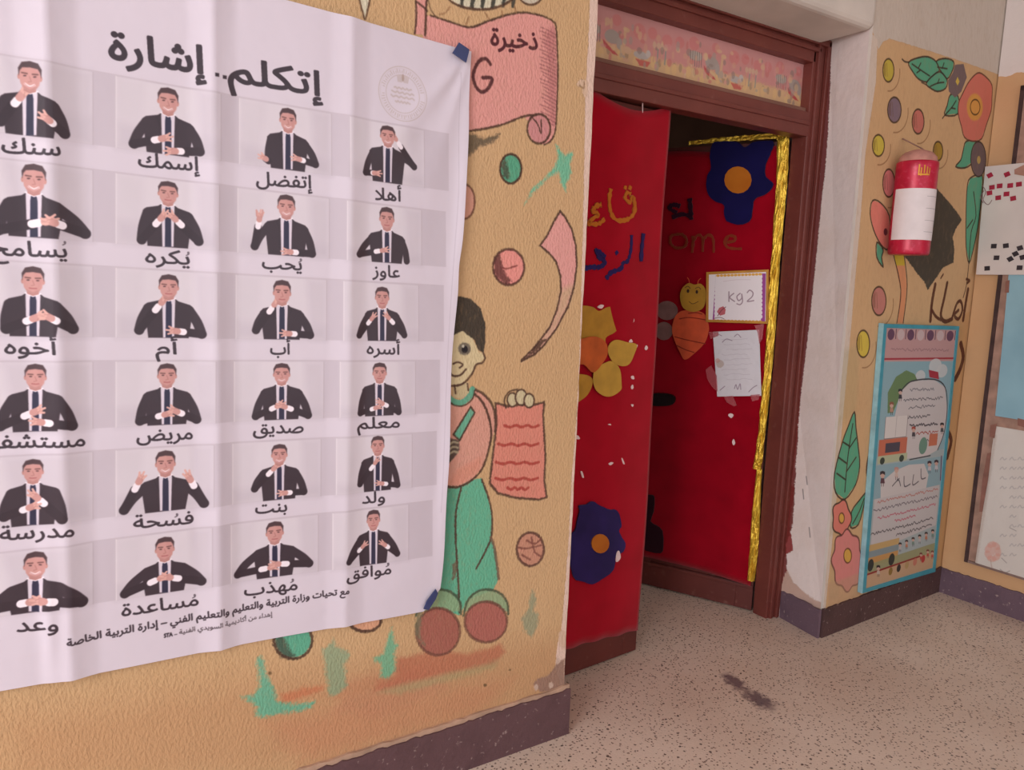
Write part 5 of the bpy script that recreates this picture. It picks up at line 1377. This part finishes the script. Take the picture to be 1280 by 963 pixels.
def ban(u, v):
    # v from the bottom hem to the top hem
    u = u ** .92
    sr = REs[0] + (REs[-1] - REs[0]) * v
    for _ in range(4):
        s = XL + (sr - XL) * u
        zt = TRr[1] + kt * (s - TRr[0]); zb = BR[1] + kb * (s - BR[0])
        if s > BR[0]: zb = BR[1] + (CN[1] - BR[1]) * (s - BR[0]) / max(1e-6, (CN[0] - BR[0]))
        z = zb + (zt - zb) * v
        sr = float(np.interp(z, REz, REs))
    s = XL + (sr - XL) * u
    z = zb + (zt - zb) * v
    d = .014
    for k, (f, w, a) in enumerate(((FOLD[0][0], .055, .014), (FOLD[1][0], .05, .012), (FOLD[2][0], .05, .009))):
        q = (s - f) / w
        d += a * max(0, 1 - abs(q)) ** 1.3
    d += .004 * math.sin(s * 8.5 + z * 1.2) + .0025 * math.sin(z * 4 + s * 3)
    # pulled creases running to the taped upper corner
    dx, dz = TRr[0] - s, TRr[1] - z; r = math.hypot(dx, dz) + 1e-6; an = math.atan2(dz, dx)
    d += .007 * math.exp(-((an - .85) / .11) ** 2) * min(1, r / .08) * math.exp(-(r / .40) ** 2) + .004 * math.exp(-((an - 1.25) / .1) ** 2) * min(1, r / .08) * math.exp(-(r / .3) ** 2)
    # loose right hem
    d += .007 * math.exp(-((sr - s) / .02) ** 2) * (.6 + .4 * math.sin(z * 9))
    # narrow kink low on the left fold
    d += .006 * math.exp(-((s - PW.at(60, 760)[0]) / .012) ** 2) * math.exp(-((z - .68) / .12) ** 2)
    return PW.p3(s, z, d)


_cv = type('cv', (), dict(s0=bc.s0, s1=bc.s0 + bc.w / bc.ppm, z0=bc.z0, z1=bc.z0 + bc.h / bc.ppm))
bn = gridmesh('banner', ban, 190, 90, M_BAN, cv=_cv, plane=PW)
tag(bn, 'large white vinyl banner with 24 photos of a suited man signing', 'banner')
M_BT = plain('navy_tape', (44, 58, 108), .35, spec=.6)
o = patch('tape_piece', PW, [(574, 53), (587, 62), (583, 78), (566, 66)], .022, .026, M_BT, None, 0); tag(o, 'square of navy tape on the upper right corner of the banner', 'tape')
o = patch('tape_piece', PW, [(545, 737), (547.5, 742), (545, 749), (536, 763), (530, 762), (534, 752)], .022, .026, M_BT, None, 0); tag(o, 'strip of navy tape on the lower right corner of the banner', 'tape')

# ------------------------------------------------------------------ red cylinder on the wall beside the door
M_CAN = Mat('red_foil_wrap', (190, 26, 62), .35, .15, .5)
M_CAN.mix(M_CAN.noise(60, 3, None, .55, .7), (214, 90, 120), .5); M_CAN.mix(M_CAN.noise(25, 2), (160, 16, 46), .6); M_CAN = M_CAN.m
M_CAP = plain('dusty_pink_cloth', (196, 140, 128), .9, var=.08)
rad = .075
cs, cz = PP.at(1141, 262, rad + .004); cc = PP.p3(cs, 0, rad + .004)
s_b, z_b = PP.at(1137, 319, rad + .004); s_t, z_t = PP.at(1146, 203, rad + .004)
ct = empty('wall_canister', (cc[0], cc[1], z_b), 'red foil-wrapped cylinder with a white paper label hung beside the door', 'canister')
H_ = z_t - z_b
lathe('body', (cc[0], cc[1], z_b), [(.001, 0), (rad * .94, 0), (rad * .985, .006), (rad, .02), (rad * .99, .05), (rad * 1.004, .065), (rad, H_ * .5), (rad * 1.003, H_ - .06), (rad * .99, H_ - .045), (rad * 1.004, H_ - .03), (rad, H_ - .006), (rad * .96, H_), (.001, H_)], M_CAN, ct)
lathe('cap', (cc[0], cc[1], z_b), [(rad * .93, H_ - .002), (rad * .88, H_ + .018), (rad * .66, H_ + .036), (rad * .3, H_ + .046), (.001, H_ + .048)], M_CAP, ct)
_, zl0 = PP.at(1138, 298, rad * 2); _, zl1 = PP.at(1144, 232, rad * 2)
lathe('paper_label', (cc[0], cc[1], 0), [(rad * 1.012, zl0), (rad * 1.03, (zl0 + zl1) / 2), (rad * 1.012, zl1)], plain('label_paper', (224, 216, 218), .7, var=.02), ct, 30, math.radians(150), math.radians(318))
for k, zz in enumerate((zl1 - .03, zl1 - .075, zl1 - .12, zl0 + .03)):
    lathe('label_line', (cc[0], cc[1], 0), [(rad * 1.033, zz), (rad * 1.033, zz + .0018)], plain('grey_ink', (186, 180, 184), .8), ct, 10, math.radians(245), math.radians(292))
M_GLT = plain('gold_glitter', (214, 150, 60), .4, .5)
for a0, z0, z1 in ((214, -.055, -.018), (220, -.06, -.03), (228, -.05, -.02), (236, -.058, -.026), (243, -.05, -.03)):
    lathe('emblem_stroke', (cc[0], cc[1], z_t), [(rad * 1.012, z0), (rad * 1.016, z1)], M_GLT, ct, 2, math.radians(a0), math.radians(a0 + 3.5))
lathe('emblem_stroke', (cc[0], cc[1], z_t), [(rad * 1.012, -.058), (rad * 1.014, -.052)], M_GLT, ct, 8, math.radians(214), math.radians(246))
M_WIRE = plain('wire', (150, 116, 100), .6)
tube('hanging_wire', [(cc[0] + .03, cc[1] - .02, z_t + .036), (cc[0] + .02, cc[1], z_t + .055), (cc[0] + .01, cc[1] + .05, z_t + .085), (cc[0] + .005, cc[1] + rad, z_t + .10)], .003, M_WIRE, ct, 6)

# ------------------------------------------------------------------ framed board standing on the skirting
bq = PP.pts([(1105, 405), (1199, 408), (1169, 715), (1078, 742)], .022)
bi = PP.pts([(1108.3, 410), (1196, 412.6), (1166.4, 710.4), (1082.3, 736.4)], .022)
bd = empty('poster_board', PP.p3(bq[3][0], bq[3][1], .012), 'tall printed school board in a turquoise frame standing on the baseboard', 'board')
M_BRD = Mat('printed_board', (172, 186, 188), .45); M_BRD.img(board_print()); M_BRD = M_BRD.m
o = slab('print', PP, bi[::-1], .006, .020, [M_BRD], bd)
_cv = type('cv', (), dict(s0=.2, s1=.2 + int(.73 * 900) / 900, z0=.08, z1=.08 + int(1.24 * 900) / 900)); uvmap(o, PP, _cv)
M_TQ = plain('turquoise_strip', (64, 150, 168), .4, spec=.5, var=.05); M_TQ2 = plain('pale_turquoise_edge', (150, 196, 206), .5)
for k in range(4):
    a, b = k, (k + 1) % 4
    slab('frame_strip', PP, [bq[a], bi[a], bi[b], bq[b]], .003, .023, [M_TQ], bd)
e0, e1 = bq[0], bq[3]
slab('board_edge', PP, [(e0[0] - .004, e0[1] + .002), (e1[0] - .004, e1[1]), e1, e0], .002, .0225, [M_TQ2], bd)

# ------------------------------------------------------------------ far wall: notice board with papers, hanging sheet with paper squares
nb = empty('notice_board', PF.p3(.8, .19, .01), 'large dark-edged notice board on the far wall', 'board')
M_EDGE = plain('dark_board_edge', (76, 56, 54), .7, var=.12); M_BACK = plain('board_backing', (176, 140, 124), .8, var=.1)
slab('panel', PF, [(.125, .20), (1.6, .20), (1.6, 2.30), (.125, 2.30)], 0.0, .014, [M_BACK], nb)
for P in ([(.112, .188), (.128, .188), (.128, 2.32), (.112, 2.32)], [(.112, 2.30), (1.6, 2.30), (1.6, 2.32), (.112, 2.32)], [(1.6, .188), (1.616, .188), (1.616, 2.32), (1.6, 2.32)]):
    slab('frame_strip', PF, P, 0.0, .020, [M_EDGE], nb)
slab('frame_strip', PF, [(.128, .188), (1.6, .188), (1.6, .198), (.128, .198)], 0.0, .018, [plain('grey_board_edge', (140, 116, 108), .7)], nb)


def white_paper_print():
    c = Canvas(PF, .12, 1.4, .15, .95, 700, bg=(206, 200, 194), d=.017)
    for k in range(11):
        y = 572 + k * 12
        for x in (1250, 1262, 1272):
            if random.random() < .75: c.stroke([(x, y + 3), (x + 3, y), (x + 5, y + 3), (x + 8, y + random.uniform(0, 3))], 1.0, (150, 146, 150), .55, .8)
    for k in range(7):
        a = 2 * math.pi * k / 7
        c.fill(ell(1241 + 6.5 * math.cos(a), 690 + 9 * math.sin(a), 4, 6, 12, rot=a), (206, 152, 140), .6, 1.5, 1.5)
    c.fill(ell(1241, 690, 3, 4.5, 12), (206, 150, 140), .5, 1.5, 1); c.stroke([(1238, 700), (1240, 712)], 1, (176, 150, 140), .7, 1)
    for P in ([(1252, 698), (1258, 704)], [(1250, 712), (1256, 716), (1262, 714)], [(1262, 660), (1270, 664)]): c.stroke(P, .9, (120, 112, 110), .6, .8)
    c.stroke([(1218, 712), (1230, 640), (1244, 545)], 3, (176, 160, 150), .5, 3, 2)
    return c


wc = white_paper_print(); M_WP = Mat('large_white_paper', (206, 200, 194), .6); M_WP.img(wc.image('white_paper_print')); M_WP.bump(M_WP.noise(8, 3), .003); M_WP = M_WP.m
q = PF.pts([(1244, 533), (1219, 704)], .016)
o = slab('paper_sheet', PF, [(q[1][0], q[1][1]), (1.3, q[1][1]), (1.3, q[0][1]), (q[0][0], q[0][1])], .0145, .0165, [M_WP])
_cv = type('cv', (), dict(s0=.12, s1=.12 + int(1.28 * 700) / 700, z0=.15, z1=.15 + int(.8 * 700) / 700)); uvmap(o, PF, _cv)
tag(o, 'large white handwritten paper with a pink flower on the lower notice board', 'paper')
M_BP = Mat('pale_blue_paper', (142, 182, 196), .5); M_BP.mix(M_BP.noise(5, 3), (128, 168, 184)); M_BP.bump(M_BP.noise(7, 2), .003); M_BP = M_BP.m
q = PF.pts([(1262, 330), (1260, 352), (1253, 430), (1244, 520)], .018)
P = [(x, z) for x, z in q[::-1]]
o = slab('paper_sheet', PF, [P[0], (1.3, P[0][1] - .01), (1.3, P[-1][1])] + P[:0:-1], .0172, .0188, [M_BP]); tag(o, 'pale blue paper on the upper notice board', 'paper')
M_BRT = plain('brown_tape', (150, 104, 92), .5, var=.1)
for P, l in (([(1257, 352), (1262, 350), (1261, 366), (1256, 366)], 'brown tape at the upper left of the pale blue paper'), ([(1238, 532), (1246, 530), (1243, 548), (1237, 546)], 'brown tape where the blue and white papers meet'),
             ([(1234, 567), (1239, 566), (1235, 600), (1228, 640), (1224, 640), (1228, 600)], 'long brown tape beside the large white paper'), ([(1272, 523), (1285, 526), (1285, 536), (1272, 532)], 'short brown tape under the pale blue paper')):
    o = patch('tape_piece', PF, P, .0205, .0215, M_BRT, None, 0); tag(o, l, 'tape', 'brown tape on the notice board')

hs = empty('counting_sheet', PF.p3(.3, 1.5, .03), 'white sheet with red and black paper squares overlapping the notice board', 'paper')
SD = .026
q = PF.pts([(1231.5, 208.4), (1220, 343.4)], SD)
s_r = .62
zt0, zb0 = q[0][1], q[1][1]
slab('sheet', PF, [(q[1][0], zb0), (s_r, zb0 + .005), (s_r, zt0 + .0), (q[0][0], zt0)], SD - .002, SD, [plain('counting_sheet_paper', (212, 204, 200), .6, var=.02, scale=6)], hs)
M_RS = plain('red_card', (170, 40, 66), .7); M_BS = plain('black_card', (58, 50, 56), .7)
sq = [(645, 267, .5, 0), (728, 262, .4, 0), (655, 325, .1, 0), (692, 318, .05, 0), (743, 316, .05, 0), (785, 310, .1, 0), (725, 357, .05, 0), (685, 375, .1, 0), (757, 378, .2, 0), (643, 352, .15, 0),
      (664, 608, .0, 1), (722, 606, .15, 1), (790, 617, .35, 1), (768, 645, .55, 1), (743, 670, .6, 1), (803, 662, .3, 1), (677, 664, .0, 1), (632, 715, .1, 1), (788, 712, .0, 1)]
for x, y, r, k in sq:
    s, z = PF.at(1070 + x / 3.852, 150 + y / 3.852, SD); h = .0155
    P = [(s + h * 1.05 * math.cos(r + a), z + h * .9 * math.sin(r + a)) for a in (math.pi / 4, 3 * math.pi / 4, 5 * math.pi / 4, 7 * math.pi / 4)]
    slab('paper_square', PF, P, SD + .0002, SD + .0016, [M_BS if k else M_RS], hs)
ribbon('pencil_scroll', PF, [[(1228, 232), (1232, 240), (1229, 250), (1235, 256), (1240, 250)], [(1230, 238), (1226, 246), (1229, 254)]], .003, SD + .0002, SD + .001, plain('pencil', (150, 120, 120), .8), hs, 0)
patch('tape_patch', PF, [(1268, 212), (1280, 206), (1284, 216), (1280, 220), (1268, 218)], SD + .0002, SD + .001, plain('tan_tape', (176, 132, 116), .6), hs, 0)
